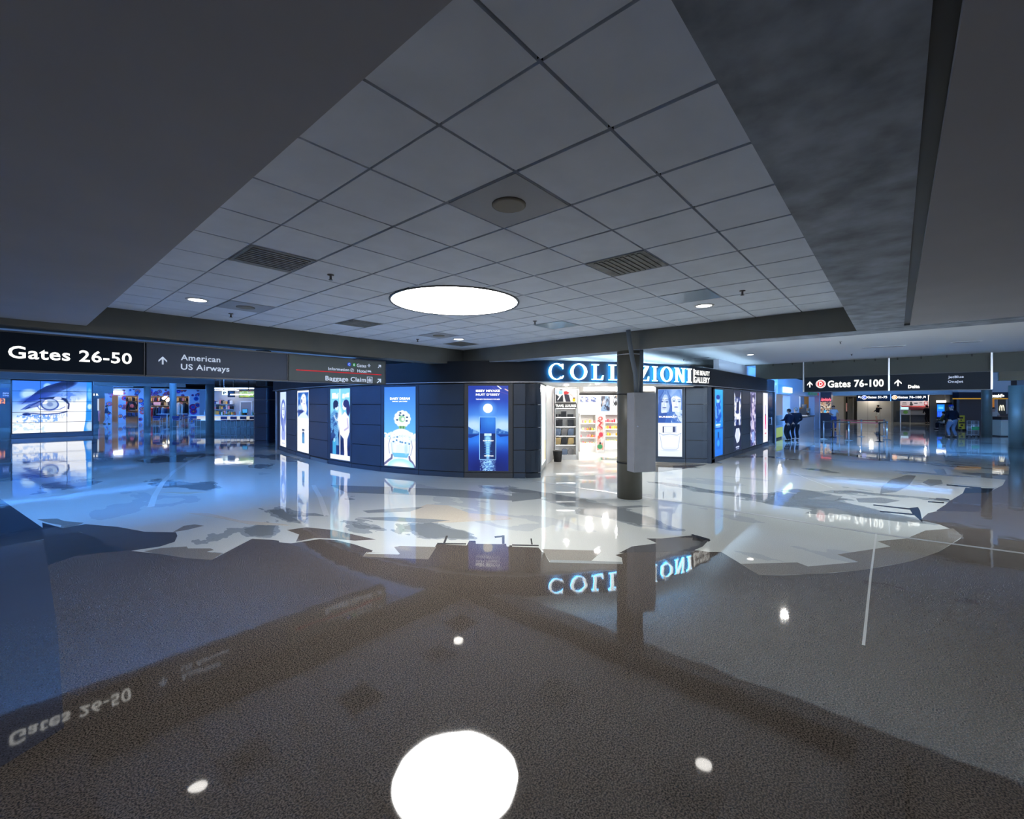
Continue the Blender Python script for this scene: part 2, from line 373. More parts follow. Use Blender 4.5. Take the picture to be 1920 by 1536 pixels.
# thin metal joints and the pale inlaid arcs
def strip(P, wd, m, z=.004):
    pts = [Vector((*G(*p), 0)) for p in P]; mb = MB()
    L, R = [], []
    for i, p in enumerate(pts):
        t = (pts[min(i+1, len(pts)-1)]-pts[max(i-1, 0)]).normalized(); n = Vector((-t.y, t.x, 0))*wd/2
        L.append((p+n)[:2]); R.append((p-n)[:2])
    for i in range(len(pts)-1): mb.prism([L[i], L[i+1], R[i+1], R[i]], -.01, ZI[0])
    ZI[0] += .00004
    return struct(mb.build('floor_inlay', m))
JM = mat('joint_metal', (.30, .31, .32), .35, .3); PALE = terrazzo('terrazzo_pale', (.68, .70, .68), .05)
strip(c8((20, 76), (390, 130), (760, 185), (1365, 282), (1920, 356)), .07, JM)
strip(c8((1366, 282), (1345, 440), (1324, 646), (1318, 700)), .02, PALE)
strip([(2*283, 0)] and c7((566, 180), (580, 140), (610, 90), (650, 50), (710, 10), (750, -10)), .1, PALE)
strip(c7((1175, 100), (1200, 145), (1225, 215)), .09, PALE)
strip([(1470, 880), (1520, 900), (1560, 915)], .03, PALE)
# shop floor
# ------------------------------------------------------------------ ceilings, soffits, beams
HC, HB, HR, HH = 3.30, 2.94, 3.60, 4.40
UE = [1.445+.601*k for k in range(-1, 13)]; UE[0] = .80; UE[-1] = 8.08
VE = [.44, 1.105]+[1.105+.638*k for k in range(1, 12)]+[8.72]
mb = MB()
for i in range(len(UE)-1):
    for j in range(len(VE)-1):
        gu = .013 if i else .003
        mb.box(UE[i]+gu, UE[i+1]-gu, VE[j]+.009, VE[j+1]-.009, HC, HC+.03)
mb.box(.5, 8.3, .2, 9, HC+.024, HC+.2, m=1)
tc = struct(mb.build('ceiling', [TILE, GROOVE]))
struct(BX(-14, .81, -14, 8.72, 3.0, 3.4).build('ceiling_soffit_left', SOFFIT))
struct(BX(.81, 8.08, -.07, .44, HB, 3.5).build('ceiling_soffit_board', CONC))
sp = struct(BX(.81, 7.90, -14, -.13, HB-.012, 3.4).build('ceiling_soffit_right', SOFFIT))
struct(MB().box(.81, 7.96, -.13, -.07, HB+.02, 3.4).box(7.90, 7.96, -14, -.1, HB+.02, 3.4).build('trim_1', BLACK))
struct(BX(7.96, 8.08, -14, -.07, HB, 3.5).build('trim_2', CONC))
struct(BX(-14, 8.08, 8.72, 9.20, 2.92, 4.5).build('ceiling_beam_left', BEAM))
br_ = struct(BX(8.08, 8.54, -14, 9.20, HB, 3.7).build('ceiling_beam_right', BEAM))
struct(BX(8.085, 8.54, -14, 9.19, HB-.004, HB).build('trim_3', CONC))
struct(MB().box(8.54, 22.2, -14, 9.2, HR, HR+.2).box(8.6, 24.2, 9.2, 30, HR, HR+.2).box(22.0, 25.2, 4.75, 9.3, HR, HR+.2).build('ceiling_store_end', WHITE))
struct(MB().box(-14, 8.6, 9.2, 75, HH, HH+.2).box(8.6, 75, 30, 75, HH, HH+.2).box(24.2, 75, 9.2, 30, HH, HH+.2).box(22.2, 75, -14, 9.2, HH, HH+.2).build('ceiling_far', WHITE))
struct(MB().box(8.54, 8.66, 9.2, 30, 3.55, HH).box(8.6, 24.2, 29.9, 30, 3.5, HH).build('wall_bulkhead', WHITE))
struct(MB().box(-14, 75, 74, 75, 0, HH).box(74, 75, -14, 75, 0, HH).build('wall_back', DARKW))
# round luminous ceiling light
t = thing('ceiling_light', 'large round glowing white light set into the tiled ceiling', 'ceiling light', (4.14, 4.63, HC))
MB().lathe([(.86, -.006), (.86, .012)], 64).build('diffuser', glow('diffuser_white', (1, .985, .96), 20), t)
MB().lathe([(.86, .012), (.86, -.012), (.885, -.016), (.895, .012)], 64).build('rim', FRAME, t)
# recessed downlights
def downlight(u, v, z, label):
    t = thing('recessed_downlight', label, 'ceiling light', (u, v, z), 0, 'small round recessed downlights')
    MB().lathe([(.105, .0), (.105, -.006)], 24).build('lens', LAMP, t)
    MB().lathe([(.105, .0), (.105, -.01), (.128, -.008), (.135, 0)], 24).build('trim_ring', mat('white_ring', (.7, .7, .72), .5), t)
def ceil_at(px, py, z): return atd(px, (z-CAMZ)*F/(HOR-py))
for px, py, l in ((370, 562, 'small lit downlight in the ceiling tiles near the left soffit'), (1320, 573, 'small lit downlight in the ceiling tiles near the right beam'), (860, 636, 'small lit downlight in the tiles near the far ceiling corner')):
    downlight(*ceil_at(px, py, HC), HC, l)
for u, v in ((13.2, 2.2), (10.5, -2), (13.5, -5)):
    downlight(u, v, HR, 'downlight in the white ceiling bay hidden behind the right beam'); bulb((u, v, HR-.06), 200, (1, .95, .88), .08, 150)
for u, v in ((-2, 12), (5, 12)):
    downlight(u, v, HH, 'downlight in the hall ceiling hidden behind the left beam'); bulb((u, v, HH-.06), 130, (.45, .65, 1), .08, 150)
downlight(*ceil_at(1407, 665, HR), HR, 'small lit downlight in the plain white ceiling above the store end')
# ceiling vents and service panels, each filling one tile bay
VENT = mat('dull_grille', (.20, .20, .19), .6, var=.25, vscale=9); PANEL = mat('grey_access_panel', (.36, .38, .42), .6); SHNY = mat('bluish_lens_panel', (.3, .38, .46), .25)
def cell(a, E):
    for i in range(len(E)-1):
        if E[i] <= a < E[i+1]: return E[i]+.012, E[i+1]-.012
for u, v, k, l in ((1.73, 4.6, 0, 'dirty grey ceiling vent tile nearest the left soffit'), (4.13, 2.06, 0, 'stained grey ceiling vent tile right of the round light'), (2.36, 7.17, 1, 'grey ceiling panel with faint round speaker above the left beam'),
                   (4.13, 7.1, 0, 'grey ceiling vent tile beyond the round light on its left'), (5.96, 2.1, 2, 'pale bluish ceiling panel behind the right-hand downlight'), (6.55, 4.62, 2, 'pale bluish ceiling panel beyond the round light on its right'),
                   (6.05, 7.15, 1, 'grey speaker panel in the ceiling before the far downlight'), (7.19, 7.89, 0, 'dark vent tile closest to the far ceiling corner'), (2.35, 2.06, 1, 'dark grey ceiling panel with round speaker at the near top')):
    a, b = cell(u, UE); c, d = cell(v, VE)
    t = thing('ceiling_vent' if k != 1 else 'ceiling_speaker', l, 'ceiling vent' if k != 1 else 'speaker', ((a+b)/2, (c+d)/2, HC)); hx, hy = (b-a)/2, (d-c)/2
    BX(-hx, hx, -hy, hy, -.004, .0).build('panel', (VENT, PANEL, SHNY)[k], t)
    if k == 0:
        mb = MB()
        for q in range(9): mb.box(-hx+.03, hx-.03, -hy+.05+q*(2*hy-.1)/9, -hy+.05+q*(2*hy-.1)/9+.03, -.012, -.004)
        mb.build('slats', VENT, t)
    if k == 1: MB().lathe([(.12, -.004), (.12, -.012), (.10, -.016)], 24).build('speaker_disc', mat('tan_mesh', (.26, .24, .20), .7), t)
# sprinklers
def sprinkler(u, v, z, l):
    t = thing('fire_sprinkler', l, 'sprinkler', (u, v, z))
    MB().lathe([(.035, 0), (.035, -.008), (.012, -.012), (.012, -.05), (.022, -.055), (.022, -.06)], 12).build('head', mat('dark_chrome', (.12, .12, .13), .3, .8), t)
for px, py, z, l in ((620, 515, HC, 'ceiling sprinkler left of the round light, the largest in view'), (433, 588, HC, 'ceiling sprinkler above the left beam near the grey speaker panel'), (1392, 545, HC, 'ceiling sprinkler right of the right-hand downlight'), (1003, 602, HC, 'ceiling sprinkler just beyond the round light'), (783, 636, HC, 'ceiling sprinkler left of the far corner downlight'),
                      (1576, 641, HR, 'sprinkler in the white ceiling in front of the right header'), (1597, 664, HR, 'sprinkler in the white ceiling close to the right header'), (1282, 674, HR, 'sprinkler in the white ceiling above the lit store letters')):
    sprinkler(*ceil_at(px, py, z), z, l)
# slot diffusers in the white ceiling
for (x0, y0), (x1, y1), l in (((1617, 652), (1697, 648), 'long slot diffuser in the white ceiling before the right header'), ((1786, 642), (1838, 640), 'short slot diffuser in the white ceiling at far right'), ((1300, 672), (1332, 670), 'small slot diffuser in the white ceiling over the store')):
    a = ceil_at(x0, y0, HR); b = ceil_at(x1, y1, HR); L = math.dist(a, b)
    t = thing('slot_diffuser', l, 'ceiling vent', ((a[0]+b[0])/2, (a[1]+b[1])/2, HR), math.atan2(b[1]-a[1], b[0]-a[0]))
    BX(-L/2, L/2, -.11, .11, -.012, 0).build('frame', mat('diffuser_frame', (.6, .62, .66), .5), t)
    MB().box(-L/2+.04, L/2-.04, -.07, -.02, -.016, -.012).box(-L/2+.04, L/2-.04, .02, .07, -.016, -.012).build('slot', mat('slot_grey', (.25, .26, .28), .6), t)
# far cross beams in the left hall and the right header
struct(BX(-14, 8.9, 32.55, 33.05, 3.09, HH).build('ceiling_beam_hall', BEAMG))
struct(BX(-14, 10.2, 45, 45.5, 3.22, HH).build('ceiling_beam_store', mat('grey_bulkhead', (.2, .19, .18), .6)))
hd = struct(BX(22, 22.45, -14, 4.75, 2.95, HH).build('ceiling_beam_header', mat('header_paint', (.075, .085, .08), .55)))
struct(BX(22.1, 22.4, -14, -2.6, 2.66, 2.95).build('trim_4', BEAM))
struct(MB().box(46, 46.5, -4.2, 9, 2.53, HR).box(46.5, 74, -14, 14, 2.62, HR-.01).build('ceiling_beam_concourse', BEAMG))
# added unseen cove lighting: ledges behind the beams and hanging uplight troughs brighten the ceilings
def cove(name, x0, x1, y0, y1, z, col, s, n):
    o = struct(MB().box(x0, x1, y0, y1, z, z+.03).box(x0, x1, y0, y0+.02, z, z+.12).box(x0, x1, y1-.02, y1, z, z+.12).box(x0, x0+.02, y0, y1, z, z+.12).box(x1-.02, x1, y0, y1, z, z+.12).build(name, BEAMG))
    MB().box(x0+.05, x1-.05, y0+.06, y1-.06, z+.04, z+.06).build('cove_lamp', glow('cove_lamp_'+n, col, s), o)
BLUE = (.08, .32, 1.0)
for v in (37, 41, 50, 54): cove('trim_added_cove', 4.6 if v < 40 else -12, 8.2, v, v+.25, 3.35, BLUE, 1000, 'blue')
cove('trim_added_cove', 8.54, 8.8, -12, 3.4, 3.1, (.6, .8, 1), 120, 'cool')
cove('trim_added_cove', 44.5, 44.75, -3, 3.9, 3.3, (.2, .46, 1), 130, 'midblue')
cove('trim_added_cove', 14.9, 21.8, 4.75, 4.95, 2.96, (.5, .75, 1), 9, 'store')
for v in (6.9, 8.0, 9.3): cove('trim_added_cove', 11.2 if v > 7 else 12.4, 19.5, v, v+.22, 2.97, (.55, .78, 1), 16, 'roof')
def led(x0, x1, y, z, s, col, n, along_y=False):
    """an added unseen lit strip behind a beam, washing floor and walls beyond it"""
    if along_y: o = struct(BX(y, y+.02, x0, x1, z, z+.13).build('trim_added_led_channel', BEAMG)); BX(y+.02, y+.035, x0+.1, x1-.1, z+.02, z+.11).build('added_led_strip', glow('added_led_'+n, col, s), o)
    else: o = struct(BX(x0, x1, y, y+.02, z, z+.13).build('trim_added_led_channel', BEAMG)); BX(x0+.1, x1-.1, y+.02, y+.035, z+.02, z+.11).build('added_led_strip', glow('added_led_'+n, col, s), o)
led(-11, 5.6, 9.2, 2.93, 155, (.06, .32, 1), 'blue'); led(4.6, 8.8, 33.05, 3.12, 260, (.06, .32, 1), 'blue_far'); led(-12, 10, 45.5, 3.25, 170, (.08, .34, 1), 'blue_store')
led(-12, 4.6, 22.45, 2.98, 190, (.10, .38, 1), 'header', True); led(-12, 3.5, 8.55, 2.97, 60, (.75, .87, 1), 'cool', True)
# white upstand behind the fascia over the store end
# ------------------------------------------------------------------ the store: curved dark cladding, lit posters, fascia
def spline(P, n=12):
    P = [Vector(p) for p in P]; out = []
    for i in range(len(P)-1):
        a, b, c, d = P[max(i-1, 0)], P[i], P[i+1], P[min(i+2, len(P)-1)]
        for k in range(n):
            t = k/n; out.append(.5*((2*b)+(c-a)*t+(2*a-5*b+4*c-d)*t*t+(3*b-a-3*c+d)*t**3))
    out.append(P[-1]); return [(p.x, p.y) for p in out]
def hit(curve, px):
    a, b = D(px); best = None
    for (x1, y1), (x2, y2) in zip(curve[:-1], curve[1:]):
        s1 = x1*b-y1*a; s2 = x2*b-y2*a
        if s1 == 0 or s1*s2 < 0:
            t = s1/(s1-s2); p = (x1+(x2-x1)*t, y1+(y2-y1)*t)
            if best is None or dep(*p) < dep(*best): best = p
    return best
WALL = spline([(8.79, 7.0), (8.50, 7.33), (7.74, 8.33), (7.25, 9.54), (6.93, 10.82), (6.77, 12.14), (6.74, 13.5), (6.88, 15.07), (7.12, 16.9), (7.42, 18.7), (7.85, 20.6), (9.0, 22.4)])
WH = 2.42
def offset(curve, d):
    out = []
    for i, p in enumerate(curve):
        a = Vector(curve[max(i-1, 0)]); b = Vector(curve[min(i+1, len(curve)-1)]); t = (b-a).normalized()
        out.append((p[0]+t.y*d, p[1]-t.x*d))
    return out
def ribbon(curve, th, z0, z1, m, name, parent=None):
    """a wall following a curve on plan, thickness th on its right-hand side"""
    mb = MB(); o = offset(curve, th)
    for i in range(len(curve)-1): mb.prism([curve[i], curve[i+1], o[i+1], o[i]], z0, z1)
    return mb.build(name, m, parent)
wall = struct(ribbon(offset(WALL, .14), .1, 0, WH, BLACK, 'wall_front'))
def bay(a, b): # frame for a flat bay from a (viewer's left) to b (viewer's right)
    return ((a[0]+b[0])/2, (a[1]+b[1])/2, 0), math.atan2(b[1]-a[1], b[0]-a[0]), math.dist(a, b)
def blank_bay(a, b, parent, base=.13, m=None):
    loc, rz, L = bay(a, b); h = L/2-.009; mb = MB(); m = m or DARKM
    zs = [.14, .71, 1.285, 1.86, WH-.02]
    for z0, z1 in zip(zs[:-1], zs[1:]): mb.box(-h, h, 0, .12, z0+.009, z1-.009)
    mb.box(-h, h, .0, .12, .0, base-.006).box(-h, h, .02, .12, 0, WH-.02, m=1)
    return mb.build('cladding_panel', [m, BLACK], parent, loc, rz, bevel=.004)
ART = {}
def lightbox(a, b, px0, px1, art, label, curve=None, z0=.18, z1=2.34, s=.86, m='poster_backlit', trim=None, frame=None):
    """a backlit poster case filling one bay; px0..px1 are the edges of the lit sheet"""
    loc, rz, L = bay(a, b); t = thing('poster_lightbox', label, 'lightbox', loc, rz, 'backlit poster cases around the store')
    h = L/2-.006; fr = frame or DARKM
    def lx(px):
        q = hit([a, b], px); return math.dist(q, a)-L/2
    x0, x1 = lx(px0), lx(px1)
    mb = MB(); mb.box(-h, x0, 0, .12, .14, WH-.02).box(x1, h, 0, .12, .14, WH-.02).box(x0, x1, 0, .12, .14, z0).box(x0, x1, 0, .12, z1, WH-.02)
    mb.box(-h, h, 0, .12, 0, .128)
    mb.build('frame', fr, t, bevel=.004)
    A = art((x1-x0)/(z1-z0))
    A.mesh('poster', artmat('%s_%g' % (m, s), s), t, x0, x1, z0, z1, .012)
    mb = MB().box(x0-.01, x1+.01, .03, .1, z0-.01, z1+.01).build('light_box_back', BLACK, t)
    def px(X): return x0+(x1-x0)*X
    def pz(Y): return z0+(z1-z0)*Y
    return t, px, pz
W_ = (255, 255, 255)
def face(A, x, y, r, hair=(15, 30, 90), skin=(225, 235, 255), dark=(20, 40, 110), turn=0, flow=1):
    """a plain generic face: r is the half height as a share of the picture"""
    ra = r/A.asp
    A.ell(x, y+.15*r, ra*1.05, r*1.12, hair, .1); 
    if flow: A.ell(x-ra*.8, y-.6*r, ra*.5, r*1.2, hair, .2).ell(x+ra*.85, y-.6*r, ra*.42, r*1.1, hair, .2)
    A.ell(x+turn*ra*.1, y-.05*r, ra*.72, r*.95, skin, .08).ell(x+ra*.45, y-.1*r, ra*.22, r*.6, (170, 190, 240), .8, a=.5)
    for sgn in (-1, 1):
        ex = x+ra*(.3*sgn+.12*turn)
        A.ell(ex, y+.12*r, ra*.17, r*.075, dark, .3).line([(ex-ra*.2, y+.28*r), (ex+ra*.2, y+.30*r)], .035*r, dark)
    A.line([(x+turn*ra*.15, y+.05*r), (x+ra*(.1+turn*.15), y-.22*r), (x-ra*.04, y-.26*r)], .02*r, (120, 140, 200))
    A.ell(x+turn*ra*.1, y-.50*r, ra*.24, r*.075, (110, 90, 160), .3)
def art_woman(asp):
    A = Art(asp, 46, (235, 240, 255)); A.grad((235, 240, 255), (200, 220, 255))
    face(A, .5, .66, .16, (90, 110, 190)); A.poly([(.2, .2), (.35, .5), (.65, .5), (.85, .25), (.75, .12), (.3, .12)], (150, 165, 225))
    A.line([(.45, .5), (.42, .35), (.5, .3)], .025, (40, 60, 150)).rect(0, 1, 0, .1, W_).rect(.25, .75, .05, .07, (180, 190, 230)); return A
def art_bottle(asp):
    A = Art(asp, 60, W_); A.rect(.05, .95, .56, .97, (25, 80, 170)).tex((90, 170, 240), 5, 8, .4, .75, 4, .9, A.box(.05, .95, .56, .97))
    A.ell(.52, .83, .24, .115, (250, 250, 255), .15, .3).ell(.62, .72, .2, .1, (245, 248, 255), .3, -.4).ell(.38, .83, .05, .03, (30, 60, 140), .6).line([(.5, .88), (.6, .885)], .006, (90, 120, 190)).line([(.62, .85), (.68, .82), (.63, .81)], .005, (140, 165, 215)).ell(.6, .785, .07, .008, (150, 150, 205), .4)
    A.ell(.25, .72, .2, .05, (190, 215, 250), .7).ell(.3, .655, .3, .03, (15, 40, 120), .6).poly([(.05, .56), (.3, .62), (.6, .66), (.95, .58), (.95, .55), (.05, .55)], (215, 230, 250))
    A.rect(.42, .62, .145, .31, (50, 120, 180)).rect(.45, .59, .30, .33, (30, 60, 110)).rect(.41, .62, .345, .375, (20, 40, 80)).rect(.45, .6, .16, .25, (110, 170, 215), .5); return A
def art_couple(asp):
    A = Art(asp, 120, (120, 205, 240)); A.grad((15, 40, 110), (130, 210, 245), .25, .7)
    A.tex((5, 15, 70), 7, 12, .45, .7, 9, .8, A.box(0, 1, .07, .42))
    for x in (.26, .78): A.tex(W_, 9, 22, .42, .5, 3, 1, A.box(x-.17, x+.17, .86, .94)).rect(x-.17, x+.17, .875, .925, W_, .75)
    # man, left
    A.poly([(.02, .62), (.2, .7), (.4, .66), (.46, .5), (.4, .34), (.44, .2), (.28, .2), (.18, .45), (.05, .36)], (95, 160, 215)).tex((20, 50, 130), 10, 26, .5, .6, 8, .7, A.box(0, .42, .3, .66))
    A.ell(.34, .755, .1, .062, (215, 230, 250), .1).ell(.28, .785, .13, .052, (18, 35, 85), .15).ell(.2, .755, .05, .05, (18, 35, 85), .2)
    # woman, right
    A.poly([(.5, .36), (.58, .62), (.74, .68), (.95, .6), (.97, .4), (.86, .3), (.84, .05), (.72, .05), (.68, .3)], (238, 236, 252))
    A.ell(.72, .765, .11, .068, (240, 238, 252), .1).ell(.8, .79, .14, .055, (30, 40, 110), .15).ell(.9, .71, .09, .085, (30, 40, 110), .2).line([(.86, .58), (.9, .46), (.72, .42)], .012, (190, 180, 220))
    A.line([(.4, .775), (.43, .755), (.4, .75)], .004, (120, 150, 200)).line([(.34, .765), (.39, .767)], .004, (30, 50, 110)).line([(.66, .778), (.71, .776)], .004, (40, 50, 120)).line([(.63, .77), (.615, .752), (.64, .748)], .004, (170, 170, 215)).line([(.2, .62), (.3, .55), (.38, .56), (.48, .6)], .014, (200, 220, 245)).line([(.6, .6), (.55, .5), (.52, .54)], .012, (235, 230, 250)).line([(.8, .3), (.78, .12)], .003, (200, 190, 225))
    for k in range(9): A.line([(.06, .64-.03*k), (.2, .66-.03*k), (.4, .62-.03*k)], .003, (40, 85, 160), .6)
    A.rect(.475, .515, 0, 1, W_).ell(.5, .56, .12, .14, W_, .9)
    A.rect(0, 1, 0, .07, (235, 242, 250)).rect(.12, .3, .07, .26, (60, 160, 215)).ell(.21, .27, .05, .03, (150, 210, 240)).poly([(.7, .04), (.88, .04), (.84, .22), (.72, .22)], (245, 240, 252)); return A
def art_daisy(asp):
    A = Art(asp, 130, (70, 140, 230)); A.grad((110, 195, 250), (60, 125, 225), .3, 1)
    A.tex(W_, 5, 5, .3, .5, 6, 1, (A.Y < .46).astype(float)*np.clip((.44-.16*np.abs(A.X-.5)-A.Y+.05*np.sin(A.X*20))/.06, 0, 1)).rect(0, 1, 0, .36, (240, 248, 255), .75)
    for k in range(12): A.ell(.58+.19*math.cos(k*PI/6), .6+.075*math.sin(k*PI/6), .08, .033, (240, 250, 245), .2)
    A.ell(.58, .6, .19, .078, (245, 252, 248), .1)
    A.ell(.57, .6, .1, .042, (150, 205, 165), .3).ell(.6, .595, .05, .022, (240, 250, 245), .3)
    for x, y in ((.5, .645), (.62, .645), (.73, .62), (.42, .585), (.72, .575), (.52, .672)): A.ell(x, y, .035, .01, (30, 70, 120), .4)
    A.rect(.47, .68, .475, .51, (130, 190, 130)).rect(.52, .55, .475, .51, (60, 110, 80)).rect(.6, .63, .475, .51, (60, 110, 80))
    A.ell(.55, .36, .36, .115, (252, 254, 255), .1).poly([(.22, .32), (.83, .32), (.8, .17), (.72, .13), (.34, .13), (.26, .17)], (225, 242, 255)).poly([(.25, .17), (.8, .17), (.74, .115), (.32, .115)], (110, 195, 235)).ell(.35, .24, .04, .06, (255, 255, 255), .8).ell(.7, .22, .05, .06, (190, 222, 248), .9).line([(.23, .3), (.27, .165), (.34, .125), (.7, .125), (.79, .17), (.83, .3)], .003, (120, 170, 215), .8)
    r = random.Random(8)
    for k in range(90):
        x = r.random(); y = .36-.05*abs(x-.5)+r.uniform(-.07, .075); A.ell(x, y, r.uniform(.03, .07), r.uniform(.01, .022), r.choice(((255, 255, 255), (250, 253, 255), (236, 245, 254), (225, 238, 250))), .35, r.uniform(-.8, .8))
    for k in range(26):
        x = r.uniform(.2, .85); y = r.uniform(.3, .42); A.line([(x, y), (x+.03, y+.004)], .002, (120, 175, 215), .7)
    for x, y in ((.42, .37), (.4, .33), (.52, .31), (.58, .305), (.68, .3), (.8, .29), (.3, .31)): A.ell(x, y, .03, .01, (60, 130, 190), .5)
    A.poly([(0, .34), (.16, .33), (.22, .2), (.24, .09), (.02, 0), (0, 0)], (246, 250, 255)).poly([(1, .32), (.9, .32), (.82, .2), (.8, .09), (.98, 0), (1, 0)], (246, 250, 255))
    for P in ([(.2, .36), (.14, .27), (.17, .16)], [(.86, .33), (.9, .25), (.84, .15)]): A.line(P, .005, (140, 150, 190))
    A.line([(.0, .02), (.14, .07), (.24, .1), (.25, .14)], .014, (105, 105, 150)).line([(.98, .0), (.9, .06), (.82, .09), (.8, .13)], .014, (105, 105, 150))
    A.ell(.53, .0, .42, .1, (170, 230, 255), .1).ell(.53, .0, .3, .06, (235, 250, 255), .6); return A
def art_night(asp):
    A = Art(asp, 150, (10, 40, 150)); A.grad((20, 90, 215), (15, 50, 160), .45, 1)
    A.ell(.5, .5, .75, .2, (120, 190, 255), 1.4, a=.9).ell(.12, .53, .3, .08, (200, 225, 255), 1.2, a=.8).ell(.88, .53, .3, .08, (200, 225, 255), 1.2, a=.8)
    sea = (A.Y < .44).astype(float); A.mix(sea, (8, 60, 180)); A.ell(.5, .36, .8, .12, (40, 120, 230), 1.3, lim=sea); A.ell(.5, 0, .9, .22, (5, 25, 110), 1.2, lim=sea)
    A.poly([(0, .52), (.08, .495), (.2, .47), (.3, .45), (.3, .435), (0, .425)], (35, 95, 180)).poly([(1, .46), (.88, .475), (.75, .5), (.69, .49), (.69, .43), (1, .43)], (35, 95, 180))
    A.tex((150, 200, 250), 14, 22, .5, .66, 2, .6, A.box(0, .3, .44, .51)+A.box(.7, 1, .44, .49)).poly([(0, .43), (.3, .43), (.2, .41), (.05, .385), (0, .39)], (10, 50, 140)).poly([(1, .43), (.72, .43), (.8, .4), (1, .41)], (10, 50, 140))
    A.ell(.49, .735, .165, .074, (120, 190, 255), 1.0, a=.7).ell(.49, .735, .12, .055, W_, .08)
    A.rect(.275, .695, .13, .635, (150, 205, 255)).rect(.29, .68, .137, .628, (12, 40, 100))
    A.rect(.29, .68, .44, .628, (25, 85, 190)).ell(.55, .6, .2, .1, (50, 130, 225), 1.2, lim=A.box(.29, .68, .44, .628)).poly([(.29, .628), (.31, .52), (.29, .44)], (12, 40, 110))
    A.rect(.40, .58, .41, .44, (225, 245, 255)).ell(.49, .36, .08, .07, (150, 215, 255), .8, lim=A.box(.29, .68, .137, .44)).ell(.49, .24, .05, .12, (140, 205, 255), .7, lim=A.box(.29, .68, .137, .44))
    for k in range(9): A.line([(.40+.03*random.random(), .40-.028*k), (.52+.09*random.random(), .40-.028*k)], .0025, (70, 150, 225))
    A.tex((190, 230, 255), 30, 120, .47, .56, 12, 1, A.box(.29, .69, 0, .125)*np.clip(1.25-np.abs(A.X-.49)*4.5, 0, 1)); A.ell(.5, .06, .12, .07, (120, 190, 255), 1, a=.6)
    A.line([(.73, 1), (.82, .965)], .006, W_).line([(.92, .96), (1, .94)], .006, (230, 190, 190)).line([(.6, .99), (.8, .93), (1, .9)], .003, (90, 70, 170)); return A
